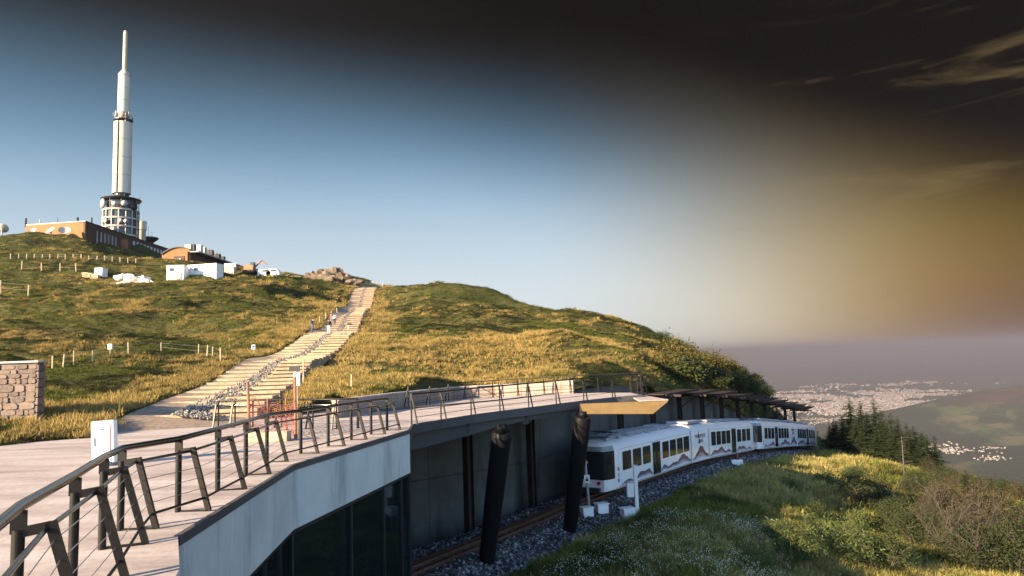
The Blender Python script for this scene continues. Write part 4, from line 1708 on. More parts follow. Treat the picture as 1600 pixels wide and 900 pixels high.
def trackside():
    p = meet_low(996, 806)
    t = thing('marker_post', 'tall white square post with a grey cabinet beside the ballast', 'post', tuple(p))
    mb = MB(); mb.box((p.x, p.y, p.z + 1.3), (0.2, 0.2, 2.9)); mb.build('post', M_WHITE, t, bevel=0.015)
    mb = MB(); mb.box((p.x, p.y, p.z + 2.77), (0.26, 0.26, 0.06)); mb.build('cap', M_WHITE2, t)
    mb = MB(); mb.box((p.x - 0.34, p.y + 0.02, p.z + 1.42), (0.40, 0.3, 0.78)); o = mb.build('cabinet', M_WHITE2, t, bevel=0.03)
    mb = MB(); mb.box((p.x - 0.34, p.y - 0.14, p.z + 1.42), (0.34, 0.02, 0.7)); mb.build('cabinet_door', M_WHITE, t)
    for px, py, s, lab in ((917, 806, 0.62, 'white cable box at the foot of the thin signal pole'), (940, 800, 0.66, 'white cable box on the gravel right of the signal pole'), (981, 809, 0.72, 'low white box in the grass beside the tall marker post')):
        p = meet_low(px, py)
        t = thing('cable_box', lab, 'box', tuple(p), 'white boxes beside the track')
        M = Matrix.Translation(p) @ Matrix.Rotation(0.35, 4, 'Z')
        mb = MB(); mb.box((0, 0, s * 0.28), (s, s * 0.8, s * 0.75), M); mb.build('box_body', M_WHITE2, t, bevel=0.02)
        mb = MB(); mb.box((0, 0, s * 0.69), (s * 1.12, s * 0.92, s * 0.09), M); mb.build('lid', M_WHITE, t, bevel=0.01)
    p = meet_low(922, 804)
    t = thing('signal_pole', 'thin grey leaning signal pole in front of the train cab', 'pole', tuple(p))
    top = at(912, 697, p.y - 0.1)
    mb = MB(); mb.tube([p - Vector((0, 0, 0.3)), top], 0.075, 10); mb.build('pole', M_GREY, t, smooth=True)
    q = p.lerp(top, 0.52)
    mb = MB(); mb.box((q.x, q.y - 0.1, q.z), (0.3, 0.06, 0.42)); b = mb.build('plate', M_WHITE, t)
    mb = MB(); mb.prism([(q.x - 0.1, q.y - 0.135, q.z - 0.12), (q.x + 0.1, q.y - 0.135, q.z - 0.12), (q.x, q.y - 0.135, q.z + 0.14)], (0, -0.006, 0)); mb.build('symbol', M_INK, b)
    q = p.lerp(top, 0.76)
    mb = MB(); mb.box((q.x, q.y - 0.08, q.z), (0.26, 0.16, 0.1)); mb.build('clamp', M_WOOD, t)
    p = meet_low(1152, 727)
    t = thing('distance_marker', 'small red and white marker stone at the ballast edge', 'marker', tuple(p))
    mb = MB(); mb.box((p.x, p.y, p.z + 0.2), (1.0, 0.3, 0.5)); mb.build('stone', M_WHITE, t, bevel=0.05)
    mb = MB(); mb.box((p.x + 0.1, p.y, p.z + 0.7), (0.12, 0.12, 0.5)); mb.build('peg', M_RED, t)


trackside()

# ------------------------------------------------------------------ stepped path up the hill
M_TREAD = NT('path_tread')
M_TREAD.color(M_TREAD.ramp(M_TREAD.noise(1.6, 5, 0.65), [(0.3, (0.23, 0.16, 0.11)), (0.55, (0.34, 0.255, 0.18)), (0.75, (0.45, 0.35, 0.25))])).set(0.9).bump(M_TREAD.noise(14, 4), 0.5, 0.03)
M_TREAD = M_TREAD.mat
M_PATHG = plain('path_gravel', (0.26, 0.20, 0.15), 0.95, var=0.4, scale=5, bump=0.6, bscale=20)
M_LOG = plain('step_edge', (0.38, 0.29, 0.19), 0.85, var=0.25, scale=3)


def poly_at(pts, s):
    acc = 0
    for a, b in zip(pts, pts[1:]):
        a, b = Vector(a), Vector(b)
        l = (b - a).length
        if s <= acc + l:
            return a.lerp(b, (s - acc) / l), (b - a).normalized()
        acc += l
    return Vector(pts[-1]), (Vector(pts[-1]) - Vector(pts[-2])).normalized()


PATHS = [tuple(p) for p in catmull(np.array(PATH), 8)]
PLEN = sum((Vector(b) - Vector(a)).length for a, b in zip(PATHS, PATHS[1:]))


def stair_path():
    mb = MB(); vs, fs = [], []
    ss = np.arange(0, PLEN, 1.4)
    c, d = poly_at(PATHS, 0)
    n = Vector((-d.y, d.x))
    for o in (-2.7, 0, 2.7):
        q = c + n * o - d * 2.6
        vs.append((q.x, q.y, zdeck(q.x, q.y) - 0.02))
    for s in ss:
        c, d = poly_at(PATHS, s)
        n = Vector((-d.y, d.x))
        for o in (-2.7, 0, 2.7):
            q = c + n * o
            vs.append((q.x, q.y, float(_hill(np.array([q.x]), np.array([q.y]))[0]) - 0.03))
    for i in range(len(ss)):
        for k in range(2):
            fs.append((i * 3 + k, i * 3 + k + 1, i * 3 + k + 4, i * 3 + k + 3))
    mb.add(vs, fs)
    path = tag(mb.build('path', M_PATHG, None, True), 'wide stepped path climbing the hill between the meadows', kind='structure')
    step = 1.9
    k = 0
    for lane in (0, 1):
        s = 0.4 + lane * 0.95
        while s < PLEN - 3:
            c, d = poly_at(PATHS, s)
            n = Vector((-d.y, d.x))
            z = float(_hill(np.array([c.x]), np.array([c.y]))[0])
            z2 = float(_hill(np.array([c.x + d.x * step]), np.array([c.y + d.y * step]))[0])
            top = z * 0.62 + z2 * 0.38 + 0.03
            o0, o1 = (0.38, 2.55) if lane == 0 else (-2.55, -0.38)
            j = rnd.uniform(-0.18, 0.18)
            o0 += rnd.uniform(-.1, .1); o1 += rnd.uniform(-.15, .15)
            a, b = c + n * o0, c + n * o1
            e, f = b + d * (step - 0.12 + j), a + d * (step - 0.12 + j)
            mb = MB()
            mb.hexa([Vector((q.x, q.y, top - 0.75)) for q in (a, b, e, f)] + [Vector((q.x, q.y, top + (0.03 if i > 1 else 0))) for i, q in enumerate((a, b, e, f))])
            o = mb.build('step', M_TREAD, path, bevel=0.03)
            mb = MB()
            mb.bar(Vector((a.x, a.y, top - 0.02)) - Vector((d.x, d.y, 0)) * 0.05, Vector((b.x, b.y, top - 0.02)) - Vector((d.x, d.y, 0)) * 0.05, 0.14, 0.16)
            mb.build('step_edge', M_LOG, o)
            s += step * (1.0 if s < 60 else 1.5)
            k += 1


stair_path()

# ------------------------------------------------------------------ stone wall at the left edge
M_STONE = NT('wall_stone')
oi = M_STONE.n('ShaderNodeObjectInfo')
M_STONE.color(M_STONE.mix(0.35, M_STONE.ramp(oi.outputs['Random'], [(0.0, (0.07, 0.052, 0.044)), (0.5, (0.12, 0.09, 0.075)), (1.0, (0.20, 0.15, 0.125))]), M_STONE.ramp(M_STONE.noise(6, 5), [(0.3, (0.07, 0.05, 0.045)), (0.7, (0.28, 0.22, 0.18))]))).set(0.9).bump(M_STONE.noise(16, 5), 0.6, 0.03)
M_STONE = M_STONE.mat
M_MORTAR = plain('mortar', (0.13, 0.11, 0.10), 0.95)


def stone_block(mb, x0, x1, z0, z1, y, dep, r):
    """rough stone: uneven octagon front, proud of the wall"""
    cx, cz = (x0 + x1) / 2, (z0 + z1) / 2
    hx, hz_ = (x1 - x0) / 2, (z1 - z0) / 2
    ring = []
    for a in range(8):
        an = a * math.pi / 4 + math.pi / 8
        u = max(-1, min(1, 1.75 * math.cos(an) * r.uniform(.8, 1.1))) * r.uniform(0.9, 1.0)
        w = max(-1, min(1, 1.75 * math.sin(an) * r.uniform(.75, 1.1))) * r.uniform(0.9, 1.0)
        ring.append((cx + u * hx, cz + w * hz_))
    vs = [(x, y, z) for x, z in ring] + [(cx + (x - cx) * 0.93, y - dep, cz + (z - cz) * 0.9) for x, z in ring]
    n = 8
    mb.add(vs, [tuple(range(n, 2 * n))] + [(i, (i + 1) % n, n + (i + 1) % n, n + i) for i in range(n)])


def stone_wall():
    Y = 28.0
    xr = at(66, 600, Y).x - 0.26
    xl = xr - 3.4
    ztop, zbot = at(40, 567, Y).z, at(40, 655, Y).z - 0.4
    t = thing('stone_wall', 'rough brown stone wall end with pale coping in the grass bank', 'wall', (xr - 1.5, Y, zbot))
    mb = MB(); mb.box(((xl + xr) / 2, Y + 0.25, (ztop + zbot) / 2), (xr - xl, 0.4, ztop - zbot)); mb.build('wall_core', M_MORTAR, t)
    r = random.Random(4)
    z = zbot
    while z < ztop - 0.12:
        h = min(r.uniform(0.16, 0.34), ztop - 0.05 - z)
        x = xl
        while x < xr - 0.05:
            w = min(r.choice([0.22, 0.3, 0.38, 0.5, 0.7]) * r.uniform(0.8, 1.2), xr - x)
            if xr - x - w < 0.15:
                w = xr - x
            mb = MB()
            stone_block(mb, x + 0.008, x + w - 0.008, z + 0.008 - r.uniform(0, .03), z + h - 0.008 + r.uniform(-.02, .02), Y + 0.06, r.uniform(0.03, 0.08), r)
            mb.build('stone', M_STONE, t)
            x += w
        z += h
    z = zbot
    while z < ztop - 0.2:      # quoins on the right-hand end
        h = r.uniform(0.25, 0.4)
        mb = MB(); mb.box((xr + 0.03, Y + 0.23, z + h / 2), (0.12, 0.4, h - 0.03)); mb.build('quoin', M_STONE, t, bevel=0.02)
        z += h
    mb = MB(); mb.box(((xl + xr) / 2 + 0.05, Y + 0.22, ztop + 0.04), (xr - xl + 0.12, 0.56, 0.08)); mb.build('coping', M_DECK, t, bevel=0.015)


stone_wall()

# ------------------------------------------------------------------ terrace furniture: white board, stakes, red net
def terrace_things():
    b = atdeck(164, 727)
    t = thing('information_board', 'white information board standing on the terrace behind the handrail', 'board', tuple(b))
    M = Matrix.Translation(b) @ Matrix.Rotation(-0.25, 4, 'Z') @ Matrix.Rotation(-0.06, 4, 'Y')
    mb = MB(); mb.box((0, 0, 0.56), (0.66, 0.14, 1.0), M); mb.build('panel', M_WHITE, t, bevel=0.015)
    mb = MB(); mb.box((-0.02, -0.078, 0.6), (0.5, 0.01, 0.8), M); po = mb.build('poster', M_WHITE2, t)
    mb = MB(); mb.box((0.02, -0.086, 0.86), (0.13, 0.006, 0.05), M); mb.build('print_block', M_BLUE, po)
    mb = MB(); mb.box((-0.21, -0.10, 0.58), (0.05, 0.04, 0.2), M); mb.build('latch', M_GREY, t)
    mb = MB(); mb.box((0.25, -0.082, 0.62), (0.03, 0.006, 0.7), M); mb.build('stripe', M_RED, po)
    for dx in (-0.22, 0.22):
        mb = MB(); mb.box((dx, 0, 0.04), (0.06, 0.3, 0.12), M); mb.build('foot', M_GREY, t)
    p = P3(*atdeck(184, 668).xy)
    tp = at(188, 613, p.y)
    mb = MB(); mb.tube([Vector((p.x, p.y, p.z - 0.3)), tp], [0.035, 0.028], 6)
    tag(mb.build('marker_stake', M_YELLOW), 'thin yellow stake in the grass behind the white board', 'stake')

    # red safety net between two rusty posts
    a, c = atdeck(390, 676), atdeck(462, 686)
    t = thing('safety_net', 'red safety net between two rusty posts at the foot of the path', 'net', tuple((a + c) / 2))
    hs = []
    for p, ty in ((a, (387, 597)), (c, (461, 589))):
        tp = at(ty[0], ty[1], p.y)
        mb = MB(); mb.tube([p, tp], 0.05, 8); mb.build('post', M_RUST, t)
        hs.append(tp.z - p.z)
    mid = (a + c) / 2 + Vector((0.2, 0.9, 0))
    def curve(u, v):
        q = a.lerp(mid, u * 2) if u < 0.5 else mid.lerp(c, u * 2 - 1)
        top = 1.25 - 0.35 * math.sin(u * math.pi) + 0.05 * math.sin(u * 23)
        return q + Vector((0.08 * math.sin(v * 9 + u * 14), 0.10 * math.sin(u * 31 + v * 5), 0.05 + v * top))
    mb = MB()
    for i in range(25):
        mb.tube([curve(i / 24, v / 6) for v in range(7)], 0.006, 4, caps=False)
    for j in range(17):
        mb.tube([curve(u / 24, j / 16) for u in range(25)], 0.007, 4, caps=False)
    mb.build('net', M_RED, t)
    for p in (mid, a.lerp(mid, 0.5)):
        mb = MB(); mb.tube([p, p + Vector((0, 0, 1.2))], 0.03, 6); mb.build('stake', M_RUST, t)
    p = c + Vector((-0.1, 0.5, 0))
    t = thing('path_notice', 'small black and white notice on a post by the path', 'sign', tuple(p))
    mb = MB(); mb.tube([p, p + Vector((0, 0, 2.3))], 0.03, 8); mb.build('post', M_WOOD, t)
    mb = MB(); mb.box((p.x - 0.08, p.y - 0.05, p.z + 2.2), (0.34, 0.05, 0.18)); mb.build('header', M_BOGIE, t)
    mb = MB(); mb.box((p.x + 0.0, p.y - 0.05, p.z + 1.85), (0.2, 0.04, 0.42)); mb.build('sheet', M_WHITE, t)
    p = atdeck(447, 689)
    mb = MB(); mb.box((p.x - 0.5, p.y, p.z + 0.15), (1.2, 0.4, 0.3))
    tag(mb.build('timber_block', M_WOOD, bevel=0.02), 'pale timber block lying below the red net', 'block')


terrace_things()
# ------------------------------------------------------------------ summit: mast, observatory, curved-roof building, site clutter
M_OCHRE = plain('ochre_wall', (0.27, 0.125, 0.05), 0.85, var=0.15, scale=0.6)
M_BROWN = plain('shaded_brown', (0.075, 0.042, 0.032), 0.8, var=0.2, scale=0.6)  # brown for frames; on side walls the shade is put into the colour
M_WINP = glass_mat('pale_window', (0.42, 0.46, 0.50), 0.15)
M_MASTW = plain('mast_white', (0.60, 0.53, 0.43), 0.55, var=0.12, scale=0.25, stretch=(1, 1, 0.15))
M_MASTC = plain('mast_concrete', (0.42, 0.38, 0.32), 0.8, var=0.2, scale=0.4)
M_DISH = plain('dish_white', (0.42, 0.39, 0.35), 0.5)
M_TARP = plain('white_tarpaulin', (0.62, 0.62, 0.63), 0.6, var=0.2, scale=2)
M_ORANGE = plain('orange_paint', (0.34, 0.13, 0.05), 0.5)
M_ROCK = plain('summit_rock', (0.13, 0.10, 0.07), 0.95, var=0.5, scale=0.9, bump=0.8, bscale=4)
M_ROCKP = plain('pale_rock', (0.46, 0.38, 0.31), 0.95, var=0.35, scale=1.2, bump=0.8, bscale=5)
M_DWIN = glass_mat('grey_window', (0.07, 0.08, 0.09), 0.1)


def mast():
    Y = 271.0
    cx = at(189, 340, Y).x
    zz = lambda y: at(189, y, Y).z
    b = (cx, Y, zz(385))
    t = thing('broadcasting_mast', 'tall white broadcasting mast rising from a round concrete base', 'mast', b)
    px = Y / F
    # base drum: slabs, mullions, glazing, dishes
    z0, z1 = zz(392), zz(331)
    mb = MB(); mb.lathe((cx, Y, 0), [(6.1, z0), (6.1, z1)], 32); mb.build('drum_glazing', M_DWIN, t, smooth=True)
    for y in (391, 370, 357, 344, 331):
        mb = MB(); z = zz(y); mb.lathe((cx, Y, z), [(5.5, -0.3), (6.7, -0.3), (6.7, 0.35), (5.5, 0.35), (5.5, -0.3)], 32); o = mb.build('floor_slab', M_MASTC, t); auto_smooth(o, 0.6)
    base = None
    for k in range(16):
        a = k * math.pi / 8
        mb = MB(); mb.bar((cx + 6.45 * math.cos(a), Y + 6.45 * math.sin(a), z0), (cx + 6.45 * math.cos(a), Y + 6.45 * math.sin(a), z1), 0.35)
        mb.build('column', M_MASTC, t)
    for k in (12.4, 11.2, 13.3, 10.6, 14.0):
        for y in (350, 363):
            if rnd.random() < 0.75:
                a = k * math.pi / 8
                c = Vector((cx + 6.7 * math.cos(a), Y + 6.7 * math.sin(a), zz(y)))
                d = Vector((math.cos(a), math.sin(a), 0))
                mb = MB(); mb.tube([c - d * 0.2, c + d * 0.15, c + d * 0.4], [0.25, 0.75, 0.95], 14); mb.build('dish', M_DISH, t, smooth=True)
    z2 = zz(313)
    mb = MB(); mb.lathe((cx, Y, 0), [(5.4, z1), (5.4, z2)], 28); mb.build('upper_drum', M_DWIN, t, smooth=True)
    mb = MB(); mb.lathe((cx, Y, z2), [(3, -0.4), (7.0, -0.5), (7.4, 0.1), (6.9, 0.3), (3, 0.6)], 32); mb.build('drum_roof', M_STEEL, t)
    for k in range(10):
        a = k * math.pi / 5 + 0.2
        mb = MB(); mb.bar((cx + 6.6 * math.cos(a), Y + 6.6 * math.sin(a), z1), (cx + 6.6 * math.cos(a), Y + 6.6 * math.sin(a), z2), 0.2); mb.build('strut', M_STEEL, t)
    for a, y, r_ in ((-2.25, 322, 2.0), (-0.9, 323, 1.2), (-0.35, 326, 1.6), (-1.4, 324, 0.9)):
        d = Vector((math.cos(a), math.sin(a), 0))
        c = Vector((cx, Y, zz(y))) + d * 6.2
        mb = MB(); mb.tube([c - d * 0.4, c + d * 0.3, c + d * 0.9], [r_ * 0.3, r_ * 0.85, r_], 18); mb.build('dish', M_DISH if r_ != 1.6 else M_STEEL, t, smooth=True)
    zn = zz(303)
    mb = MB(); mb.lathe((cx, Y, 0), [(2.0, z2 + 0.3), (2.0, zn), (0, zn)], 20); mb.build('neck', M_MASTC, t, smooth=True)
    mb = MB(); mb.lathe((cx, Y, zz(306)), [(1.9, -0.2), (2.7, -0.2), (2.7, 0.9), (1.9, 0.9)], 20); mb.build('neck_ring', M_STEEL, t)
    # lower shaft: half shells with a dark slot between, then ring, upper shaft, cone, antenna
    zl0, zl1 = zz(303), zz(192)
    mb = MB(); mb.lathe((cx, Y, 0), [(2.6, zl0), (2.6, zl1)], 24); mb.build('core', M_MASTC, t, smooth=True)
    for a0 in (-1.45, 0.65, 2.74):
        for k in range(4):
            za, zb_ = zl0 + (zl1 - zl0) * k / 4, zl0 + (zl1 - zl0) * (k + 1) / 4 - 0.12
            mb = MB(); mb.lathe((cx, Y, 0), [(2.7, za), (3.35, za), (3.35, zb_), (2.7, zb_)], 12, a0=a0, a1=a0 + 1.92)
            o = mb.build('shaft_shell', M_MASTW, t); auto_smooth(o, 0.6)
    zp = zz(188)
    mb = MB(); mb.lathe((cx, Y, zp), [(2.0, -0.5), (3.5, -0.3), (3.5, 0.1), (2.0, 0.1)], 24); mb.build('platform', M_STEEL, t)
    mb = MB()
    for k in range(16):
        a = k * math.pi / 8
        mb.bar((cx + 3.4 * math.cos(a), Y + 3.4 * math.sin(a), zp), (cx + 3.4 * math.cos(a), Y + 3.4 * math.sin(a), zp + 1.6), 0.1)
    for h in (0.9, 1.6):
        mb.tube([(cx + 3.4 * math.cos(k * math.pi / 12), Y + 3.4 * math.sin(k * math.pi / 12), zp + h) for k in range(25)], 0.07, 5)
    mb.build('platform_railing', M_STEEL, t)
    mb = MB(); mb.lathe((cx, Y, 0), [(1.9, zp), (1.9, zz(178)), (2.2, zz(177))], 20); mb.build('collar', M_MASTC, t, smooth=True)
    for k in range(3):
        za, zb_ = zz(177) + (zz(120) - zz(177)) * k / 3, zz(177) + (zz(120) - zz(177)) * (k + 1) / 3 - 0.1
        mb = MB(); mb.lathe((cx, Y, 0), [(1.6, za), (2.25, za), (2.25, zb_), (1.6, zb_)], 24); o = mb.build('shaft_shell', M_MASTW, t); auto_smooth(o, 0.6)
    mb = MB(); mb.lathe((cx, Y, 0), [(2.3, zz(120)), (2.3, zz(117)), (1.0, zz(110)), (0, zz(110))], 20); o = mb.build('cone_cap', M_MASTC, t); auto_smooth(o, 0.5)
    mb = MB(); mb.lathe((cx, Y, 0), [(0.85, zz(110)), (0.8, zz(54)), (0.62, zz(49)), (0, zz(48.5))], 14); mb.build('antenna', plain('antenna_tan', (0.55, 0.42, 0.27), 0.6), t, smooth=True)
    for k in range(9):            # panel aerials round the ring platform and the collar
        a = k * 0.7 + 0.2
        d = Vector((math.cos(a), math.sin(a), 0))
        c = Vector((cx, Y, zp + 1.0)) + d * 3.7
        mb = MB(); mb.bar(c, c + Vector((0, 0, 1.7)), 0.45, 0.2, up=d); mb.build('panel_aerial', M_DISH, t)
    for k in range(14):           # whip aerials on the drum roof
        a = k * 0.449
        c = Vector((cx + 6.6 * math.cos(a), Y + 6.6 * math.sin(a), z2 + 0.2))
        mb = MB(); mb.tube([c, c + Vector((0, 0, rnd.uniform(0.8, 2.2)))], 0.06, 5); mb.build('whip_aerial', M_STEEL, t)
    mb = MB()                     # ladder up the shaft
    for sg in (-0.3, 0.3):
        mb.bar((cx - 0.6 + sg, Y - 3.45, zl0), (cx - 0.6 + sg, Y - 3.45, zl1), 0.08)
    z = zl0
    while z < zl1:
        mb.bar((cx - 0.9, Y - 3.45, z), (cx - 0.3, Y - 3.45, z), 0.06); z += 0.6
    mb.build('ladder', M_STEEL, t)
    mb = MB(); mb.bar((cx + 2.1, Y - 2.2, zl0), (cx + 2.1, Y - 2.2, zz(180)), 0.35); mb.build('cable_duct', M_MASTC, t)


mast()


def dish(c, r_, az, el, name, label, group=None, par=None):
    d = Vector((math.cos(az) * math.cos(el), math.sin(az) * math.cos(el), math.sin(el)))
    mb = MB()
    c = Vector(c)
    mb.tube([c, c + d * r_ * 0.12, c + d * r_ * 0.4], [r_ * 0.12, r_ * 0.6, r_], 18, caps=False)
    if par is not None:
        return mb.build(name, M_DISH, par, smooth=True)
    t = thing(name, label, 'dish', (c.x, c.y, c.z - r_ * 1.4), group)
    mb.build('reflector', M_DISH, t, smooth=True)
    mb = MB(); mb.tube([c - Vector((0, 0, r_ * 1.5)), c], r_ * 0.12, 8); mb.build('stand', M_GREY, t)
    mb = MB(); mb.tube([c, c + d * r_ * 0.9], r_ * 0.04, 6); mb.build('feed', M_GREY, t)
    return t


def observatory():
    # front face looks at the camera, long side runs away from it
    x1, y0 = at(133, 346, 235).x, 235.0
    x0 = at(42, 350, 238).x
    zt = at(133, 346.5, 235).z
    y1 = 300.0
    t = thing('observatory_building', 'long ochre summit building with shade-browned sides in front of the mast', 'building', (x1, y0, zt - 12))
    def wall(p, q, za, zb_, th, mat, name):
        mb = MB(); p, q = Vector(p), Vector(q)
        d = (q - p).normalized(); n = Vector((d.y, -d.x, 0))
        w = [p, q, q - n * th, p - n * th]
        mb.hexa([Vector((c.x, c.y, za)) for c in w] + [Vector((c.x, c.y, zb_)) for c in w])
        return mb.build(name, mat, t)
    wall((x0, y0 + 2.5, 0), (x1, y0, 0), zt - 12, zt - 0.02, 0.5, M_OCHRE, 'front_wall')
    wall((x1, y0 + 0.01, 0), (x1 - 1.5, y1, 0), zt - 16, zt - 0.01, 0.6, M_BROWN, 'side_wall')
    wall((x1 - 1.5, y1, 0), (x0, y1, 0), zt - 12, zt - 0.01, 0.5, M_BROWN, 'rear_wall')
    mb = MB(); mb.prism([(x0, y0 + 2.6, zt), (x1 + 0.3, y0 - 0.3, zt), (x1 - 1.2, y1, zt), (x0, y1, zt)], (0, 0, 0.35)); mb.build('roof', M_STEEL, t)
    X = lambda y: x1 - 1.5 * (y - y0) / (y1 - y0)
    base = None
    for r_, dz in ((0, 2.1), (1, 5.1), (2, 8.0)):
        for k in range(12):
            y = 267 + k * 2.75
            if base is None:
                mb = MB(); mb.box((0, 0, 0), (0.12, 1.75, 1.9)); base = mb.build('window', M_BROWN, None)
                mb = MB(); mb.box((0.05, 0, 0), (0.1, 1.5, 1.65)); pane = mb.build('pane', M_WINP, None)
                o, q = base, pane
            else:
                o = base.copy(); COL.objects.link(o); q = pane.copy(); COL.objects.link(q)
            o.parent = t; q.parent = o
            o.location = Vector((X(y) + 0.05, y, zt - dz)) - Vector(t.location)
            q.location = (0.02, 0, 0)
    # glazed stair hall and orange pier on the near half of the side
    for k in range(6):
        y = 242 + k * 2.4
        mb = MB(); mb.bar((X(y) + 0.25, y, zt - 8.5), (X(y) + 0.25, y, zt - 2.0), 0.3); mb.build('fin', M_MASTC, t)
    mb = MB(); mb.box((X(248) + 0.04, 248, zt - 4), (0.1, 14, 4)); mb.build('glazing', M_DWIN, t)
    mb = MB(); mb.box((X(259) + 0.8, 259, zt - 5), (1.6, 2.2, 6)); mb.build('pier', M_OCHRE, t)
    for px, h in ((97, 0), (52, 0)):
        pass
    # roof masts
    for px, yy, r_, h in ((62, 351, 0.15, 2.6), (121, 345, 0.45, 2.8), (143, 350, 0.3, 2.6), (40, 352, 0.35, 3.2), (90, 346, 0.08, 3.0)):
        c = at(px, yy, 240)
        mb = MB(); mb.tube([(c.x, c.y, zt), (c.x, c.y, zt + h)], r_, 8); mb.build('roof_aerial', M_STEEL if r_ != 0.15 else M_DISH, t)
    # tank tower behind
    c = at(221, 370, 285)
    t2 = thing('water_tank', 'pale round tank tower right of the mast base', 'tank', tuple(c))
    z0, z1, z2 = at(221, 380, 285).z, at(221, 360, 285).z, at(221, 346, 285).z
    mb = MB(); mb.lathe((c.x, c.y, 0), [(1.7, z0), (1.7, z1)], 18); mb.build('shaft', M_MASTC, t2, smooth=True)
    mb = MB(); mb.lathe((c.x, c.y, 0), [(1.7, z1), (1.95, z1 + 0.2), (1.95, z2), (0, z2 + 0.2)], 20); o = mb.build('tank', M_MASTW, t2); auto_smooth(o, 0.6)
    c = at(231, 374, 292)
    t3 = thing('round_platform', 'dark round viewing platform beyond the summit building', 'platform', (c.x, c.y, c.z - 5))
    mb = MB(); mb.lathe((c.x, c.y, c.z), [(0, -1.6), (2.2, -1.5), (4.2, 0.2), (4.2, 0.7), (0, 0.7)], 28); o = mb.build('bowl', M_STEEL, t3); auto_smooth(o, 0.6)
    mb = MB(); mb.lathe((c.x, c.y, c.z), [(1.0, -9), (1.0, -1.4)], 14); mb.build('stem', M_STEEL, t3, smooth=True)
    for dx, h in ((0.7, 5.5), (2.2, 3.2)):
        mb = MB(); mb.tube([(c.x + dx, c.y - 1, c.z + 0.5), (c.x + dx, c.y - 1, c.z + h)], 0.12, 6); mb.build('aerial', M_STEEL, t3)
    dish((at(3, 362, 240).x, 240, at(3, 358, 240).z), 1.9, 1.9, 0.7, 'satellite_dish', 'large grey dish at the far left of the summit', 'summit dishes')
    for px, r_, a in ((51, 1.3, -1.5), (80, 1.7, -1.9), (101, 1.9, -1.1)):
        c = at(px, 362, 231.5)
        words = {51: 'small white dish at the left end of the ochre wall', 80: 'white dish turned left before the ochre wall', 101: 'white dish near the middle of the ochre wall, right of another'}
        dish(c, r_, a, 0.7, 'satellite_dish', words[px], 'summit dishes')


observatory()


def curved_building():
    y0, y1 = 230.0, 262.0
    xl, xr = at(253, 400, y0).x, at(297, 400, y0).x
    zb_, ze, zt = at(275, 432, y0).z, at(253, 398, y0).z, at(278, 387, y0).z
    zr = at(297, 391, y0).z
    t = thing('curved_roof_building', 'ochre building with an arched roof and rooftop equipment', 'building', (xl, y0, zb_))
    arch = []
    for k in range(13):
        u = k / 12
        z = ze * (1 - u) + zr * u + (zt - (ze * .45 + zr * .55)) * math.sin(u * math.pi) ** 0.9
        arch.append((xl + (xr - xl) * u, z))
    mb = MB(); mb.prism([Vector((xl, y0, zb_ - 6))] + [Vector((x, y0, z)) for x, z in arch] + [Vector((xr, y0, zb_ - 6))], (0, 0.5, 0)); mb.build('front_wall', M_OCHRE, t)
    mb = MB(); mb.box((xr + 0.1, (y0 + y1) / 2 + 0.6, (zr + zb_ - 6) / 2 - 0.4), (0.5, y1 - y0, zr - zb_ + 5.2)); mb.build('side_wall', M_BROWN, t)
    mb = MB()
    for (xa, za), (xb, zc) in zip(arch, arch[1:]):
        mb.hexa([Vector((xa, y0 - 0.5, za + 0.02)), Vector((xb, y0 - 0.5, zc + 0.02)), Vector((xb, y1, zc + 0.02)), Vector((xa, y1, za + 0.02)),
                 Vector((xa, y0 - 0.5, za + 0.38)), Vector((xb, y0 - 0.5, zc + 0.38)), Vector((xb, y1, zc + 0.38)), Vector((xa, y1, za + 0.38))])
    mb.build('roof', M_STEEL, t)
    mb = MB(); mb.box((xr + 1.4, (y0 + y1) / 2 + 6, zr - 0.5), (3.0, y1 - y0 + 12, 0.4)); mb.build('side_canopy', M_GREY, t)
    mb = MB(); mb.box((at(280, 405, y0).x, y0 - 0.02, at(280, 409, y0).z), (3.6, 0.3, 3.8)); d = mb.build('entrance', M_BROWN, t)
    mb = MB(); mb.box((at(279, 405, y0).x - 0.2, y0 - 0.2, at(280, 410, y0).z), (2.2, 0.1, 2.6)); mb.build('door', M_WHITE, d)
    mb = MB(); mb.box((xr - 0.9, y0 - 0.4, (zr + zb_) / 2 - 0.4), (0.7, 0.7, zr - zb_)); mb.build('pillar', M_OCHRE, t)
    for k, (px, py, w, h, m_) in enumerate([(295, 387, 2.2, 1.6, M_MASTC), (302, 386, 1.5, 1.3, M_STEEL), (311, 388, 2.2, 1.8, M_WINP), (319, 392, 1.2, 2.0, M_MASTC), (328, 394, 2.4, 0.9, M_STEEL), (338, 400, 3.0, 0.9, M_STEEL), (345, 404, 3, 0.8, M_STEEL)]):
        y = 232 + k * 4
        c = at(px, py, y)
        mb = MB(); mb.box((c.x, y, max(c.z, zr) - 0.2), (w, 1.6, h + 1.0)); mb.build('roof_equipment', m_, t, bevel=0.05)
    for k, (px, top, y) in enumerate([(290, 377, 236), (327, 388, 246), (339, 390, 250), (351, 398, 256), (308, 380, 240), (318, 382, 244)]):
        c = at(px, top, y)
        mb = MB(); mb.tube([(c.x, y, zr - 0.3), c], 0.10, 5); mb.build('aerial', M_STEEL, t)
    # long low dark wing stepping down to the right
    w0, w1 = at(345, 408, 255), at(440, 428, 250)
    mb = MB(); mb.prism([(w0.x, 255, w0.z), (w1.x, 250, w1.z), (w1.x, 250, w1.z - 7), (w0.x, 255, w0.z - 12)], (0, 4, 0)); mb.build('low_wing', M_BROWN, t)


curved_building()


def hill_pt(px, py, Y):
    p = at(px, py, Y)
    return Vector((p.x, p.y, hz(p.x, p.y)))


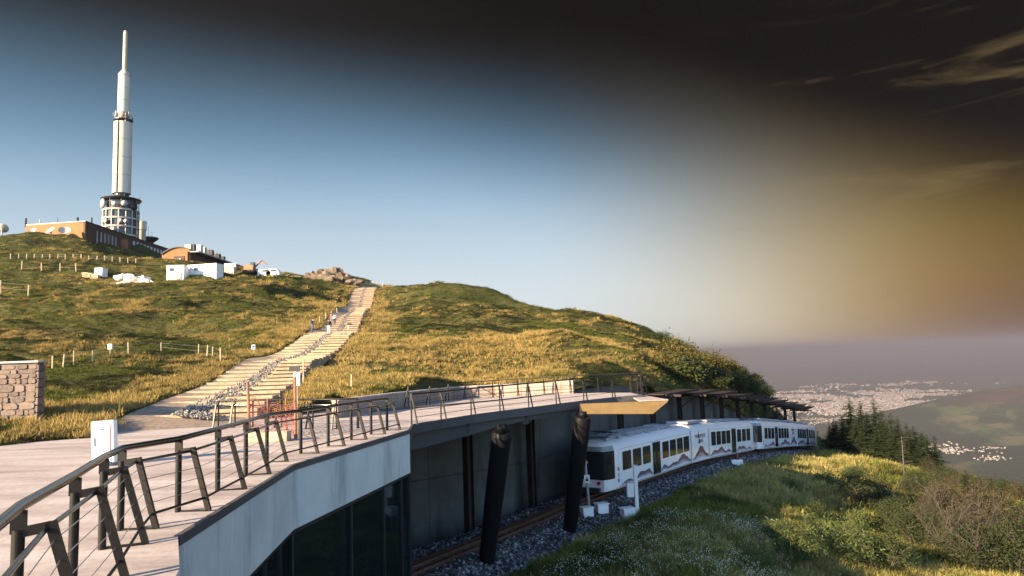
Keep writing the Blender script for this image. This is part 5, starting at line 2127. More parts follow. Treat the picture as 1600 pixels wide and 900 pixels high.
def meet_hill(px, py, y0=24.0, y1=330.0):
    r = ray(px, py)
    ys = np.arange(y0, y1, 0.4)
    xs = r.x / r.y * ys; zs = r.z / r.y * ys
    h = hill_z(xs, ys)
    k = np.argmax(zs < h)
    if zs[k] >= h[k]:
        k = len(ys) // 2
    return Vector((xs[k], ys[k], h[k]))


def container(px0, px1, top, Y, dep, lab, rot):
    a, b = at(px0, top, Y), at(px1, top, Y)
    w = b.x - a.x
    zt = a.z
    zb_ = min(hz(a.x, Y), hz(b.x, Y)) - 0.2
    t = thing('site_cabin', lab, 'cabin', ((a.x + b.x) / 2, Y, zb_), 'white cabins of the summit building site')
    M = Matrix.Translation(((a.x + b.x) / 2, Y, 0)) @ Matrix.Rotation(rot, 4, 'Z')
    mb = MB(); mb.box((0, dep / 2, (zt + zb_) / 2), (w, dep, zt - zb_), M); mb.build('shell', M_WHITE, t, bevel=0.04)
    mb = MB(); mb.box((0, dep / 2, zt + 0.06), (w + 0.15, dep + 0.15, 0.12), M); mb.build('roof', M_WHITE2, t)
    n = int(w / 0.45)
    base = None
    for i in range(n):
        mb = MB(); mb.box((-w / 2 + (i + 0.5) * w / n, -0.03, (zt + zb_) / 2 + 0.05), (0.10, 0.06, zt - zb_ - 0.3), M)
        mb.build('rib', M_WHITE2, t)
    mb = MB(); mb.box((w * 0.22, -0.07, zb_ + 1.15), (0.95, 0.06, 2.0), M); d = mb.build('door', M_GREY, t)
    mb = MB(); mb.box((w * 0.22 + 0.35, -0.11, zb_ + 1.1), (0.06, 0.05, 0.2), M); mb.build('handle', M_STEEL, d)
    mb = MB(); mb.box((-w * 0.2, -0.07, zt - 0.9), (0.9, 0.06, 0.7), M); mb.build('window', M_DWIN, t)
    return t


container(261, 287, 415.5, 152, 3.0, 'left white site cabin below the arched roof building', 0.12)
container(290, 341, 414.5, 155, 2.6, 'right longer white site cabin below the arched roof building', -0.22)


def blob(mb, c, r, sq, seed, n=9, m=6, mi=0):
    q = random.Random(seed)
    ph = [q.uniform(0, 6.3) for _ in range(6)]
    vs, fs = [], []
    for i in range(m + 1):
        th = math.pi * i / m
        for k in range(n):
            a = 2 * math.pi * k / n
            rr = 1 + 0.22 * math.sin(3 * a + ph[0] + 2 * th) + 0.17 * math.sin(5 * a + ph[1] - 3 * th) + q.uniform(-0.12, 0.12)
            vs.append((c[0] + r * sq[0] * rr * math.sin(th) * math.cos(a), c[1] + r * sq[1] * rr * math.sin(th) * math.sin(a), c[2] + r * sq[2] * rr * math.cos(th)))
    for i in range(m):
        for k in range(n):
            fs.append((i * n + k, i * n + (k + 1) % n, (i + 1) * n + (k + 1) % n, (i + 1) * n + k))
    mb.add(vs, fs, mi)
    return mb


def site():
    # white trailer, boards, tarpaulin heaps
    p = hill_pt(158, 422, 160)
    t = thing('white_trailer', 'small white trailer box parked among building materials', 'trailer', tuple(p))
    mb = MB(); mb.box((p.x, p.y, p.z + 1.3), (1.9, 2.2, 2.2)); mb.build('box', M_WHITE, t, bevel=0.05)
    for dx in (-0.7, 0.7):
        mb = MB(); mb.tube([(p.x + dx - 0.1, p.y - 1.1, p.z + 0.3), (p.x + dx + 0.1, p.y - 1.1, p.z + 0.3)], 0.33, 10); mb.build('wheel', M_BOGIE, t)
    for k, (px, py, w) in enumerate([(140, 420, 1.8), (149, 423, 1.9), (135, 423, 1.4)]):
        p = hill_pt(px, py, 159)
        words = ['pale pallet stack left of the white trailer, higher one', 'pale pallet stack touching the white trailer', 'smallest pallet stack farthest left of the white trailer']
        t = thing('pallet_stack', words[k], 'pallets', tuple(p), 'pallets at the building site')
        for j in range(3):
            mb = MB(); mb.box((p.x + rnd.uniform(-.1, .1), p.y, p.z + 0.2 + j * 0.36), (w, 1.1, 0.3)); mb.build('pallet', M_WOOD, t, bevel=0.02)
    for k, (px, py, r_) in enumerate([(190, 427, 1.5), (202, 426, 1.9), (221, 427, 2.0)]):
        p = hill_pt(px, py, 156)
        words = ['leftmost of three white tarpaulin heaps above the rocks', 'middle of three white tarpaulin heaps above the rocks', 'rightmost of three white tarpaulin heaps, next to the cabin']
        mb = MB(); blob(mb, (p.x, p.y, p.z + 0.25), r_, (1.15, 0.8, 0.62), k + 40, 16, 8)
        tag(mb.build('tarpaulin_heap', M_TARP), words[k], 'tarpaulin', 'tarpaulin heaps')
    # pale boulders and slab outcrop
    for k, (px, py, Y, r_, sq, m_) in enumerate([(135, 434, 150, 1.0, (1.6, .8, .5), M_ROCKP), (152, 436, 149, 1.1, (1.6, .8, .5), M_ROCKP), (172, 434, 149, 1.0, (1.8, .8, .4), M_ROCKP), (121, 433, 150, .8, (1.5, .8, .5), M_ROCKP),
                                                 (215, 446, 142, 2.6, (2.0, 1.0, .55), M_ROCKP), (196, 452, 139, 2.0, (1.9, 1.0, .5), M_ROCKP), (232, 440, 145, 1.6, (1.7, 1, .5), M_ROCKP), (186, 456, 137, 1.1, (1.6, 1, .5), M_ROCKP)]):
        p = hill_pt(px, py, Y)
        words = ['pale boulder second from left in the row under the pallets', 'pale boulder below the white trailer', 'flat pale boulder left of the tarpaulins', 'leftmost small pale boulder of the upper row',
                 'largest pale rock slab below the tarpaulins', 'pale rock slab at the lower left of the outcrop', 'pale rock at the upper right of the outcrop, near the cabin', 'lowest small rock of the pale outcrop'][k]
        mb = MB(); blob(mb, (p.x, p.y, p.z), r_, sq, k + 5, 14, 8)
        tag(mb.build('boulder', m_), words, 'rock', 'pale rocks on the upper meadow')
    for k, (px, py, Y, r_, sq) in enumerate([(452, 432, 192, 1.3, (1, 1, 1.1)), (468, 433, 193, 1.0, (1, 1, 1.2)), (489, 431, 190, 2.0, (1.4, 1, 1.0)), (505, 429, 190, 2.2, (1.3, 1, 1.1)), (523, 427, 191, 2.3, (1.2, 1, 1.2)), (540, 432, 191, 1.9, (1.4, 1, .9)), (514, 435, 188, 2.0, (1.6, 1, .8)), (552, 438, 190, 1.8, (1.8, 1, .6))]):
        p = at(px, py, Y)
        g = hz(p.x, p.y)
        words = ['leftmost dark rock on the crest, standing alone', 'second dark rock on the crest from the left', 'brown rock at the left end of the crest outcrop', 'brown rock left of the tallest on the crest outcrop', 'tallest blocky rock of the crest outcrop', 'brown rock right of the tallest on the crest', 'low wide rock in front of the crest outcrop', 'flat rock at the right end of the crest outcrop'][k]
        r_ *= 0.72
        p.z -= 0.5
        mb = MB(); blob(mb, (p.x, p.y, p.z), r_, (sq[0] * 1.2, sq[1], sq[2]), k + 70, 11, 7)
        blob(mb, (p.x, p.y + 0.5, (p.z + g) / 2 - 0.8), r_ * 0.95, (sq[0], sq[1], max(0.6, (p.z - g) / 2 / r_ + 0.6)), k + 90, 11, 6)
        tag(mb.build('crest_rock', M_ROCK), words, 'rock', 'rocks on the crest')
    # small kiosk with a banner, excavator and vehicles by the site fence
    p = hill_pt(360, 430, 165)
    t = thing('site_kiosk', 'small pale kiosk with a white banner right of the cabins', 'kiosk', tuple(p))
    mb = MB(); mb.box((p.x, p.y, p.z + 1.0), (2.2, 2.0, 2.4)); mb.build('walls', M_MASTC, t, bevel=0.03)
    mb = MB(); mb.box((p.x + 0.4, p.y - 1.15, p.z + 2.3), (2.8, 0.12, 0.9)); mb.build('banner', M_WHITE, t)
    mb = MB(); mb.box((p.x + 0.9, p.y - 1.05, p.z + 0.9), (0.8, 0.1, 1.6)); mb.build('door', M_GREY, t)
    p = hill_pt(390, 431, 168)
    t = thing('excavator', 'orange excavator parked behind the grassy crest', 'excavator', tuple(p))
    mb = MB(); mb.box((p.x, p.y, p.z + 1.5), (2.4, 1.8, 1.3)); mb.build('engine_housing', M_ORANGE, t, bevel=0.12)
    mb = MB(); mb.box((p.x + 0.9, p.y - 0.3, p.z + 2.1), (1.0, 1.1, 1.4)); mb.build('cab', M_DWIN, t, bevel=0.08)
    mb = MB(); mb.tube([(p.x + 1.4, p.y, p.z + 1.7), (p.x + 3.0, p.y, p.z + 3.3), (p.x + 4.4, p.y, p.z + 2.1)], [0.22, 0.2, 0.14], 6); mb.build('boom', M_ORANGE, t)
    for dy in (-0.8, 0.8):
        mb = MB(); mb.box((p.x, p.y + dy, p.z + 0.45), (3.0, 0.45, 0.8)); mb.build('track', M_BOGIE, t, bevel=0.15)
    for px, lab, m_ in ((412, 'white van roof showing behind the crest, left one', M_WHITE), (425, 'white lorry box behind the crest, right one', M_WHITE2)):
        p = hill_pt(px, 432, 168)
        t = thing('parked_van', lab, 'van', tuple(p), 'vehicles at the building site')
        mb = MB(); mb.prism([(p.x - 1.6, p.y, p.z + 0.4), (p.x + 1.8, p.y, p.z + 0.4), (p.x + 1.8, p.y, p.z + 1.2), (p.x + 1.1, p.y, p.z + 2.0), (p.x - 1.6, p.y, p.z + 2.0)], (0, 1.8, 0)); mb.build('body', m_, t, bevel=0.08)
        mb = MB(); mb.box((p.x + 0.3, p.y - 0.02, p.z + 1.55), (1.4, 0.05, 0.5)); mb.build('window', M_DWIN, t)
        for dx in (-0.9, 1.1):
            mb = MB(); mb.tube([(p.x + dx, p.y - 0.05, p.z + 0.4), (p.x + dx, p.y + 0.2, p.z + 0.4)], 0.36, 10); mb.build('wheel', M_BOGIE, t)


site()


def fence(name, label, pxs, hgt, r_, mat, wires=2, jit=0.1):
    pts = [meet_hill(px, py, y0, y1) for px, py, y0, y1 in pxs]
    t = thing(name, label, 'fence', tuple(pts[len(pts) // 2]))
    for p in pts:
        lean = Vector((rnd.uniform(-jit, jit), rnd.uniform(-jit, jit), 0))
        h = hgt * rnd.uniform(0.85, 1.1)
        mb = MB(); mb.tube([p - Vector((0, 0, 0.3)), p + Vector((0, 0, h)) + lean], r_, 6); mb.build('post', mat, t)
    for k in range(wires):
        mb = MB(); mb.tube([p + Vector((0, 0, hgt * (0.45 + 0.42 * k))) for p in pts], 0.005 if hgt < 1.2 else 0.012, 4); mb.build('wire', M_GREY, t)


fence('upper_fence', 'long wooden post fence across the slope below the ochre building', [(17 + i * 12.2, 404.5 + max(0, i - 8) * 0.9, 150, 260) for i in range(17)], 1.35, 0.13, M_WOOD)
fence('lower_fence', 'sparse wooden post fence below the long upper fence', [(34, 421, 120, 230), (65, 424, 120, 230), (94, 424, 120, 230), (119, 425, 120, 230)], 2.0, 0.14, M_WOOD, 1)
fence('meadow_fence', 'row of pale wooden stakes and wire in the left meadow', [(82, 577, 30, 90), (98, 575, 30, 90), (115, 574, 30, 90), (145, 571, 30, 90), (201, 556, 30, 90), (252, 550, 30, 90), (310, 556, 30, 90), (323, 558, 30, 90), (332, 559, 30, 90), (345, 566, 30, 90)], 1.0, 0.05, M_WOOD, 2, 0.06)
fence('left_fence', 'two tall pale posts with wire at the left edge of the meadow', [(-12, 459, 90, 200), (1, 459, 90, 200), (44, 463, 90, 200)], 2.3, 0.12, M_WOOD, 2)
fence('path_fence', 'short wooden stakes along the left edge of the stepped path', [(500 + 9 * i - 0, 506 - 5.3 * i, 70, 190) for i in range(4)], 1.1, 0.07, M_WOOD, 1)


def crest_barrier():
    pts = [(505, 441), (520, 441.5), (535, 443), (550, 444), (567, 446), (583, 448), (598, 450)]
    P = []
    for px, py in pts:
        p = at(px, py, 196); g = hz(p.x, p.y)
        P.append(Vector((p.x, p.y, max(g, p.z - 0.3))))
    t = thing('site_barrier', 'grey mesh barrier along the crest above the path', 'barrier', tuple(P[3]))
    for p in P:
        mb = MB(); mb.tube([p - Vector((0, 0, 1.5)), p + Vector((0, 0, 1.9))], 0.08, 6); mb.build('post', M_MASTC, t)
    for a, b in zip(P, P[1:]):
        mb = MB()
        for k in range(9):
            h = -0.3 + 0.22 * k
            mb.bar(a + Vector((0, 0, h)), b + Vector((0, 0, h)), 0.03, 0.05)
        for k in range(1, 8):
            q = a.lerp(b, k / 8)
            mb.bar(q + Vector((0, 0, -0.3)), q + Vector((0, 0, 1.45)), 0.04)
        mb.build('mesh_panel', M_MASTC, t)


crest_barrier()


def meadow_signs():
    for k, (px, py, lab) in enumerate([(172, 556, 'white box sign on a stake in the left meadow'), (396, 553, 'small dark and white sign at the left edge of the path')]):
        p = meet_hill(px, py, 30, 100)
        t = thing('meadow_sign', lab, 'sign', tuple(p), 'small signs in the meadow')
        mb = MB(); mb.tube([p - Vector((0, 0, 0.2)), p + Vector((0, 0, 0.5))], 0.04, 6); mb.build('stake', M_WOOD, t)
        mb = MB(); mb.box((p.x, p.y, p.z + 0.62), (0.34, 0.06 if k else 0.2, 0.42)); b = mb.build('board', M_WHITE, t, bevel=0.02)
        if k:
            mb = MB(); mb.box((p.x, p.y - 0.035, p.z + 0.66), (0.24, 0.01, 0.24)); mb.build('print_block', M_BLUE, b)
    p = meet_hill(483, 558, 40, 100)
    for k, (px, py, h) in enumerate([(474, 602, 1.6), (544, 519, 0.9), (549, 606, 0.8)]):
        p = meet_hill(px, py, 36, 120)
        words = ['tall thin wooden stake at the right edge of the path', 'short white stake high on the right edge of the path', 'short pale stake in the grass above the parapet wall']
        mb = MB(); mb.tube([p - Vector((0, 0, 0.3)), p + Vector((0.02, 0, h))], 0.045, 6)
        tag(mb.build('path_stake', M_WOOD if k != 1 else M_WHITE), words[k], 'stake', 'stakes beside the path')


meadow_signs()

# ------------------------------------------------------------------ people on the path
def person(px, py, Y, h, label, shirt, trousers, hair, face, stride, bag=None, lean=0.0):
    base = at(px, py, Y)
    g = float(_hill(np.array([base.x]), np.array([base.y]))[0]) + 0.18
    loc = Vector((base.x, base.y, g))
    t = thing('person', label, 'person', tuple(loc), 'walkers on the stepped path')
    k = h / 1.75
    me = bpy.data.meshes.new('body')
    st = stride
    V = [(0, 0, .95), (0, 0, 1.12), (0, 0.0 + lean * .3, 1.32), (0, lean * .5, 1.46), (0, lean * .6, 1.54), (0, lean * .7 + .01, 1.63), (0, lean * .7, 1.71),
         (-.10, 0, .90), (-.11, .14 * st, .50), (-.11, .10 * st - .02, .09), (-.11, .10 * st + .14, .04),
         (.10, 0, .90), (.11, -.10 * st, .50), (.11, -.26 * st, .11), (.11, -.26 * st + .14, .05),
         (-.19, lean * .5, 1.40), (-.25, -.08 * st, 1.13), (-.24, .06 * st, .90), (-.235, .10 * st, .80),
         (.19, lean * .5, 1.40), (.25, .08 * st, 1.13), (.24, .22 * st, .93), (.235, .26 * st, .84)]
    E_ = [(0, 1), (1, 2), (2, 3), (3, 4), (4, 5), (5, 6), (0, 7), (7, 8), (8, 9), (9, 10), (0, 11), (11, 12), (12, 13), (13, 14), (3, 15), (15, 16), (16, 17), (17, 18), (3, 19), (19, 20), (20, 21), (21, 22)]
    R = [.15, .135, .165, .12, .06, .095, .085, .10, .07, .05, .04, .10, .07, .05, .04, .075, .055, .042, .035, .075, .055, .042, .035]
    me.from_pydata([(x * k, y * k, z * k) for x, y, z in V], E_, [])
    o = bpy.data.objects.new('body', me)
    COL.objects.link(o)
    md = o.modifiers.new('skin', 'SKIN')
    for i, r_ in enumerate(R):
        me.skin_vertices[0].data[i].radius = (r_ * k * (1.15 if i in (0, 1, 2) else 1), r_ * k * (0.8 if i in (0, 1, 2) else 1))
    me.skin_vertices[0].data[0].use_root = True
    o.modifiers.new('sub', 'SUBSURF').levels = 1
    o.modifiers['sub'].render_levels = 1
    dg = bpy.context.evaluated_depsgraph_get()
    m2 = bpy.data.meshes.new_from_object(o.evaluated_get(dg))
    o.modifiers.clear()
    o.data = m2
    m2.materials.clear()
    for m_ in (shirt, trousers, face, hair, M_BOGIE):
        m2.materials.append(m_)
    for p in m2.polygons:
        z = p.center.z / k; x = abs(p.center.x) / k
        mi = 0
        if z < 0.12: mi = 4
        elif z < 0.98 and x < 0.2: mi = 1
        elif z > 1.66 or (z > 1.56 and p.center.y / k < lean * .7 - 0.02): mi = 3
        elif z > 1.49: mi = 2
        elif x > 0.2 and z < 0.95: mi = 2
        p.material_index = mi
        p.use_smooth = True
    o.parent = t
    t.rotation_euler = (0, 0, face_dir)
    if bag is not None:
        mb = MB(); mb.box((0, -0.2 * k, 1.25 * k), (0.3 * k, 0.18 * k, 0.45 * k))
        b = mb.build('backpack', bag, None, bevel=0.05); b.parent = t
    return t


C_ = lambda n, c: plain(n, c, 0.85, var=0.15, scale=8)
cBLACK, cWHITE, cTAN, cRED, cSKIN, cHAIR, cBLUE, cGREY = C_('black_cloth', (.025, .025, .03)), C_('white_cloth', (.7, .7, .68)), C_('tan_cloth', (.38, .28, .18)), C_('dusty_red_cloth', (.32, .12, .09)), C_('skin', (.45, .26, .18)), C_('hair', (.05, .03, .02)), C_('blue_cloth', (.07, .09, .16)), C_('grey_cloth', (.2, .2, .2))
face_dir = 0.15
person(514, 527, 76, 1.75, 'person in a dark top and pale trousers walking up the path alone', cBLACK, cWHITE, cHAIR, cSKIN, 0.8)
face_dir = -0.3
person(488, 526, 77.5, 1.7, 'person with dark backpack climbing at the left edge of the path', cTAN, cBLUE, cHAIR, cSKIN, 1.3, cBLACK, 0.3)
face_dir = 0.1
person(523, 498.5, 104, 1.75, 'person in a white shirt and dark trousers, right of a pair', cWHITE, cBLACK, cHAIR, cSKIN, 0.7)
person(518, 498.5, 105, 1.68, 'person in a dusty red top, left of a pair on the path', cRED, cGREY, cHAIR, cSKIN, 0.9)
person(584, 468, 188, 1.75, 'small figure at the top of the path, left of two', cRED, cBLACK, cHAIR, cSKIN, 0.6)
person(588, 467.5, 189, 1.7, 'small figure at the top of the path, right of two', cTAN, cBLUE, cHAIR, cSKIN, 0.8)
# ------------------------------------------------------------------ grass, flowers, stones
def path_dist(x, y):
    return seg_dist(x, y, PATH)[0]


def in_poly(x, y, poly):
    inside = np.zeros(x.shape, bool)
    n = len(poly)
    j = n - 1
    for i in range(n):
        xi, yi, xj, yj = poly[i][0], poly[i][1], poly[j][0], poly[j][1]
        c = ((yi > y) != (yj > y)) & (x < (xj - xi) * (y - yi) / (yj - yi + 1e-12) + xi)
        inside ^= c
        j = i
    return inside


def frustum_pts(n, y0, y1, l=-0.80, r=0.80):
    u = rs.rand(n)
    Y = np.sqrt(y0 ** 2 + u * (y1 ** 2 - y0 ** 2))
    X = Y * (l + (r - l) * rs.rand(n))
    return X, Y


terr_poly = DECK_OUT


def hill_grass():
    P, S, T = [], [], []
    for n, y0, y1, sc in ((22000, 23, 48, 0.50), (40000, 48, 85, 0.62), (48000, 85, 140, 0.85), (44000, 140, 250, 1.2)):
        X, Y = frustum_pts(n, y0, y1, -0.80, 0.48)
        d, side, par, _, _ = seg_dist(X, Y, BOUND)
        ok = (side > 0) & (d > 0.6) & (path_dist(X, Y) > 2.75 + 0.5 * rs.rand(n)) & ~in_poly(X, Y, terr_poly) & ~in_poly(X, Y, [(a.x, a.y) for a in ([E3] + OUT + FAR[::-1])])
        ok &= ~((X > -21.5 - 2) & (X < -18.8) & (Y > 27.6) & (Y < 29)) & (X > -195)
        ok &= ~((np.abs(X + 158) < 12) & (Y > 234))
        bare_patch = np.exp(-(((X + 11.5) / 8) ** 2 + ((Y - 57) / 7) ** 2)) * (0.6 + 0.8 * fbm(X / 2, Y / 2, 44, 2))
        ok &= rs.rand(n) > bare_patch
        ok &= seg_dist(X, Y, [(q.x, q.y) for q in FAR])[0] > 1.25
        X, Y = X[ok], Y[ok]
        Z = hill_z(X, Y)
        m = len(X)
        straw = fbm(X / 9, Y / 7, 61, 3) * 0.55 + fbm(X / 2.2, Y / 2.2, 63, 2) * 0.45
        pd = path_dist(X, Y)
        straw = straw + 0.24 * np.exp(-((pd - 4) / 3.0) ** 2)
        band = np.exp(-((d[ok] - 14) / 11.0) ** 2) * (X > -14) * (Y < 95)
        straw = straw + 0.20 * band + rs.normal(0, 0.07, m)
        straw = straw - 0.07 * np.clip((Y - 75) / 30, 0, 1) * (X > -30)
        straw = straw - 0.10 * np.exp(-((Y - 38) / 8.0) ** 2) * (X < -16)
        k = np.clip((straw - 0.565) / 0.16, 0, 1)[:, None]
        green = np.array([0.078, 0.092, 0.020]) * (0.6 + 0.9 * rs.rand(m, 1))
        gold = np.array([0.34, 0.255, 0.09]) * (0.65 + 0.6 * rs.rand(m, 1))
        dark = np.array([0.022, 0.028, 0.009])
        g2 = np.where((fbm(X / 8, Y / 5, 67, 3) < 0.51)[:, None], dark * (0.7 + 0.8 * rs.rand(m, 1)), green)
        T.append(g2 * (1 - k) + gold * k)
        s = sc * (0.55 + 0.75 * rs.rand(m)) * (0.75 + 0.5 * k[:, 0])
        S.append(np.c_[s * (1.0 + 0.3 * (1 - k[:, 0])), s * (1.0 + 0.3 * (1 - k[:, 0])), s * (0.48 + 0.42 * k[:, 0] * rs.rand(m))])
        P.append(np.c_[X, Y, Z])
    P, S, T = np.concatenate(P), np.concatenate(S), np.concatenate(T)
    R = np.c_[rs.normal(0, .12, len(P)), rs.normal(0, .12, len(P)), rs.rand(len(P)) * 6.28]
    src = [clump(i, 26, 0.42, 0.55, 0.020, 0.55) for i in range(4)] + [clump(9, 20, 0.5, 0.34, 0.04, 0.9)]
    scatter('meadow_grass', 'golden and green tufted grass covering the hillside', 'grass', P, R, S, T, src)


hill_grass()


def slope_grass():
    P, S, T = [], [], []
    for n, y0, y1, sc in ((34000, 26, 48, 0.62), (26000, 48, 80, 0.85), (12000, 80, 120, 1.1)):
        X, Y = frustum_pts(n, y0, y1, -0.12, 0.86)
        d, side, par, _, _ = seg_dist(X, Y, [(p[0], p[1]) for p in TD[::4]])
        ok = (side < 0) & (d > 2.7 + 0.7 * rs.rand(n) + 0.8 * fbm(X / 2, Y / 2, 5, 2))
        X, Y, d = X[ok], Y[ok], d[ok]
        Z = low_z(X, Y)
        m = len(X)
        f = fbm(X / 7, Y / 7, 81, 3) * 0.6 + fbm(X / 1.8, Y / 1.8, 83, 2) * 0.4 + rs.normal(0, .06, m)
        f = f + 0.16 * np.exp(-(((X - 20) / 9) ** 2 + ((Y - 52) / 11) ** 2)) + 0.1 * np.exp(-((d - 7) / 4) ** 2) * (Y > 44)  # more gold on the knoll: sunlight put into the grass tint
        k = np.clip((f - 0.5) / 0.2, 0, 1)[:, None]
        green = np.array([0.135, 0.148, 0.032]) * (0.55 + 0.9 * rs.rand(m, 1))
        gold = np.array([0.34, 0.30, 0.11]) * (0.6 + 0.7 * rs.rand(m, 1))
        dark = np.array([0.055, 0.066, 0.018])
        g2 = np.where((fbm(X / 4, Y / 4, 87, 2) < 0.42)[:, None], dark * (0.7 + 0.9 * rs.rand(m, 1)), green)
        T.append(g2 * (1 - k) + gold * k)
        s = sc * (0.55 + 0.8 * rs.rand(m))
        S.append(np.c_[s, s, s * (0.6 + 0.6 * rs.rand(m))])
        P.append(np.c_[X, Y, Z])
    P, S, T = np.concatenate(P), np.concatenate(S), np.concatenate(T)
    R = np.c_[rs.normal(0, .15, len(P)), rs.normal(0, .15, len(P)), rs.rand(len(P)) * 6.28]
    src = [clump(i + 30, 26, 0.40, 0.60, 0.018, 0.6) for i in range(3)] + [clump(39, 22, 0.45, 0.4, 0.045, 0.9), clump(41, 18, 0.4, 0.5, 0.06, 0.7)]
    scatter('slope_grass', 'tall green grass and weeds on the slope below the track', 'grass', P, R, S, T, src)
    # white flower heads
    X, Y = frustum_pts(2600, 27, 40, -0.06, 0.38)
    d, side, _, _, _ = seg_dist(X, Y, [(p[0], p[1]) for p in TD[::4]])
    dens = fbm(X / 3, Y / 3, 91, 3)
    ok = (side < 0) & (d > 4.6) & (dens * 0.8 + rs.rand(len(X)) * 0.5 > 0.62)
    X, Y = X[ok], Y[ok]
    Z = low_z(X, Y)
    v, f = [], []
    r = random.Random(2)
    for _ in range(5):
        x, y, h = r.uniform(-.22, .22), r.uniform(-.22, .22), r.uniform(0.32, 0.55)
        b = len(v)
        q = 0.015
        v += [(x - q, y - q, h), (x + q, y - q, h), (x + q, y + q, h + .01), (x - q, y + q, h + .01), (x, y, h + 0.03)]
        f += [(b, b + 1, b + 4), (b + 1, b + 2, b + 4), (b + 2, b + 3, b + 4), (b + 3, b, b + 4), (b + 3, b + 2, b + 1, b)]
    fl = source('flower_head', v, f, tint_mat('petals', fixed=(0.62, 0.62, 0.52), trans=0.2))
    n = len(X)
    scatter('white_flowers', 'tiny white flowers dotted through the lower grass', 'flowers', np.c_[X, Y, Z], np.c_[np.zeros(n), np.zeros(n), rs.rand(n) * 6.28], np.repeat((0.7 + 0.5 * rs.rand(n))[:, None], 3, 1), np.ones((n, 3)), [fl])


slope_grass()


def rock_src(seed, mat):
    r = random.Random(seed)
    bm = bmesh.new()
    bmesh.ops.create_icosphere(bm, subdivisions=1, radius=0.5)
    for v in bm.verts:
        v.co *= r.uniform(0.65, 1.15)
        v.co.z *= 0.75
    me = bpy.data.meshes.new('stone')
    bm.to_mesh(me); bm.free()
    me.materials.append(mat)
    return bpy.data.objects.new('stone', me)


def stones():
    mat = tint_mat('stone_chips', 0.85, 0)
    src = [rock_src(i, mat) for i in range(4)]
    n = 15000
    s = -15 + 75 * rs.rand(n) ** 1.3
    o = -2.9 + 6.9 * rs.rand(n)
    h = np.interp(o, [-3.1, -2.2, -1.5, 1.5, 2.2, 3.2, 4.6], [-.55, -.36, -.19, -.19, -.40, -.66, -.98])
    P = TRv(s, o, h + 0.02)
    k = 0.10 + 0.09 * rs.rand(n)
    g = 0.03 + 0.34 * rs.rand(n) ** 3.2
    scatter('ballast_stones', 'loose grey ballast stones along the track', 'stones', P, rs.rand(n, 3) * 6.28, np.c_[k, k * (.7 + .5 * rs.rand(n)), k], np.c_[g, g, g * 1.12], src)
    n = 4200
    P, K = [], []
    for _ in range(n):
        a = PLEN * rs.rand() ** 1.8
        c, d = poly_at(PATHS, a)
        w = 0.36 + 0.5 * max(0, 1 - a / 22.0)
        q = c + Vector((-d.y, d.x)) * (w * (2 * rs.rand() - 1))
        z = float(np.interp(a, [0, PLEN], [0, 0])) + 0.10
        P.append((q.x, q.y, z)); K.append(0.06 + 0.09 * rs.rand())
    P = np.array(P); P[:, 2] += _hill(P[:, 0], P[:, 1]) + 0.05 * rs.rand(n)
    K = np.array(K)
    g = 0.10 + 0.26 * rs.rand(n)
    scatter('path_gravel', 'grey gravel strip running up the middle of the path', 'gravel', P, rs.rand(n, 3) * 6.28, np.c_[K, K, K], np.c_[g, g * 0.95, g * 0.88], src)


stones()

# ------------------------------------------------------------------ shrubs and trees
def leaf_mat(name, lo, hi, trans=0.2):
    m = NT(name)
    oi_ = m.n('ShaderNodeObjectInfo')
    c = m.ramp(m.noise(1.7, 3, 0.6), [(0.3, lo), (0.7, hi)])
    c = m.mix(0.5, c, m.mix(1.0, c, m.ramp(oi_.outputs['Random'], [(0, (0.55, 0.6, 0.6)), (1, (1.4, 1.3, 1.1))]), 'MULTIPLY'))
    m.color(c).set(0.65, 0, 0.25)
    tr = m.n('ShaderNodeBsdfTranslucent'); m.link(c, tr.inputs[0])
    mx = m.n('ShaderNodeMixShader'); mx.inputs[0].default_value = trans
    m.link(m.bsdf.outputs[0], mx.inputs[1]); m.link(tr.outputs[0], mx.inputs[2])
    m.link(mx.outputs[0], m.t.nodes['Material Output'].inputs[0])
    return m.mat


M_LEAFD = leaf_mat('leaf_dark', (0.018, 0.030, 0.010), (0.055, 0.070, 0.022))
M_LEAFG = leaf_mat('leaf_green', (0.045, 0.07, 0.02), (0.11, 0.14, 0.045))
M_LEAFY = leaf_mat('leaf_sun_gold', (0.045, 0.045, 0.012), (0.13, 0.10, 0.024))  # yellow for flower spikes; on bank shrubs, sunlight put into the leaf colour
M_LEAFR = leaf_mat('leaf_russet', (0.026, 0.028, 0.014), (0.068, 0.056, 0.028))
M_NEEDLE = leaf_mat('needles', (0.010, 0.018, 0.009), (0.030, 0.043, 0.019), 0.08)
M_BARK = plain('bark', (0.10, 0.085, 0.07), 0.9, var=0.35, scale=6)
M_BARKP = plain('pale_bark', (0.06, 0.053, 0.046), 0.9, var=0.35, scale=6)


def leaf_quads(v, f, p, n_, size, r):
    """one folded leaf at p"""
    d = Vector((r.gauss(0, 1), r.gauss(0, 1), r.gauss(0, .7))).normalized()
    u = d.cross(Vector((r.gauss(0, 1), r.gauss(0, 1), r.gauss(0, 1)))).normalized()
    s = size * r.uniform(0.6, 1.3)
    b = len(v)
    w = d.cross(u)
    v += [tuple(p - d * s), tuple(p + u * s * .5 + w * s * .15), tuple(p + d * s), tuple(p - u * s * .5 + w * s * .15)]
    f += [(b, b + 1, b + 2), (b, b + 2, b + 3)]


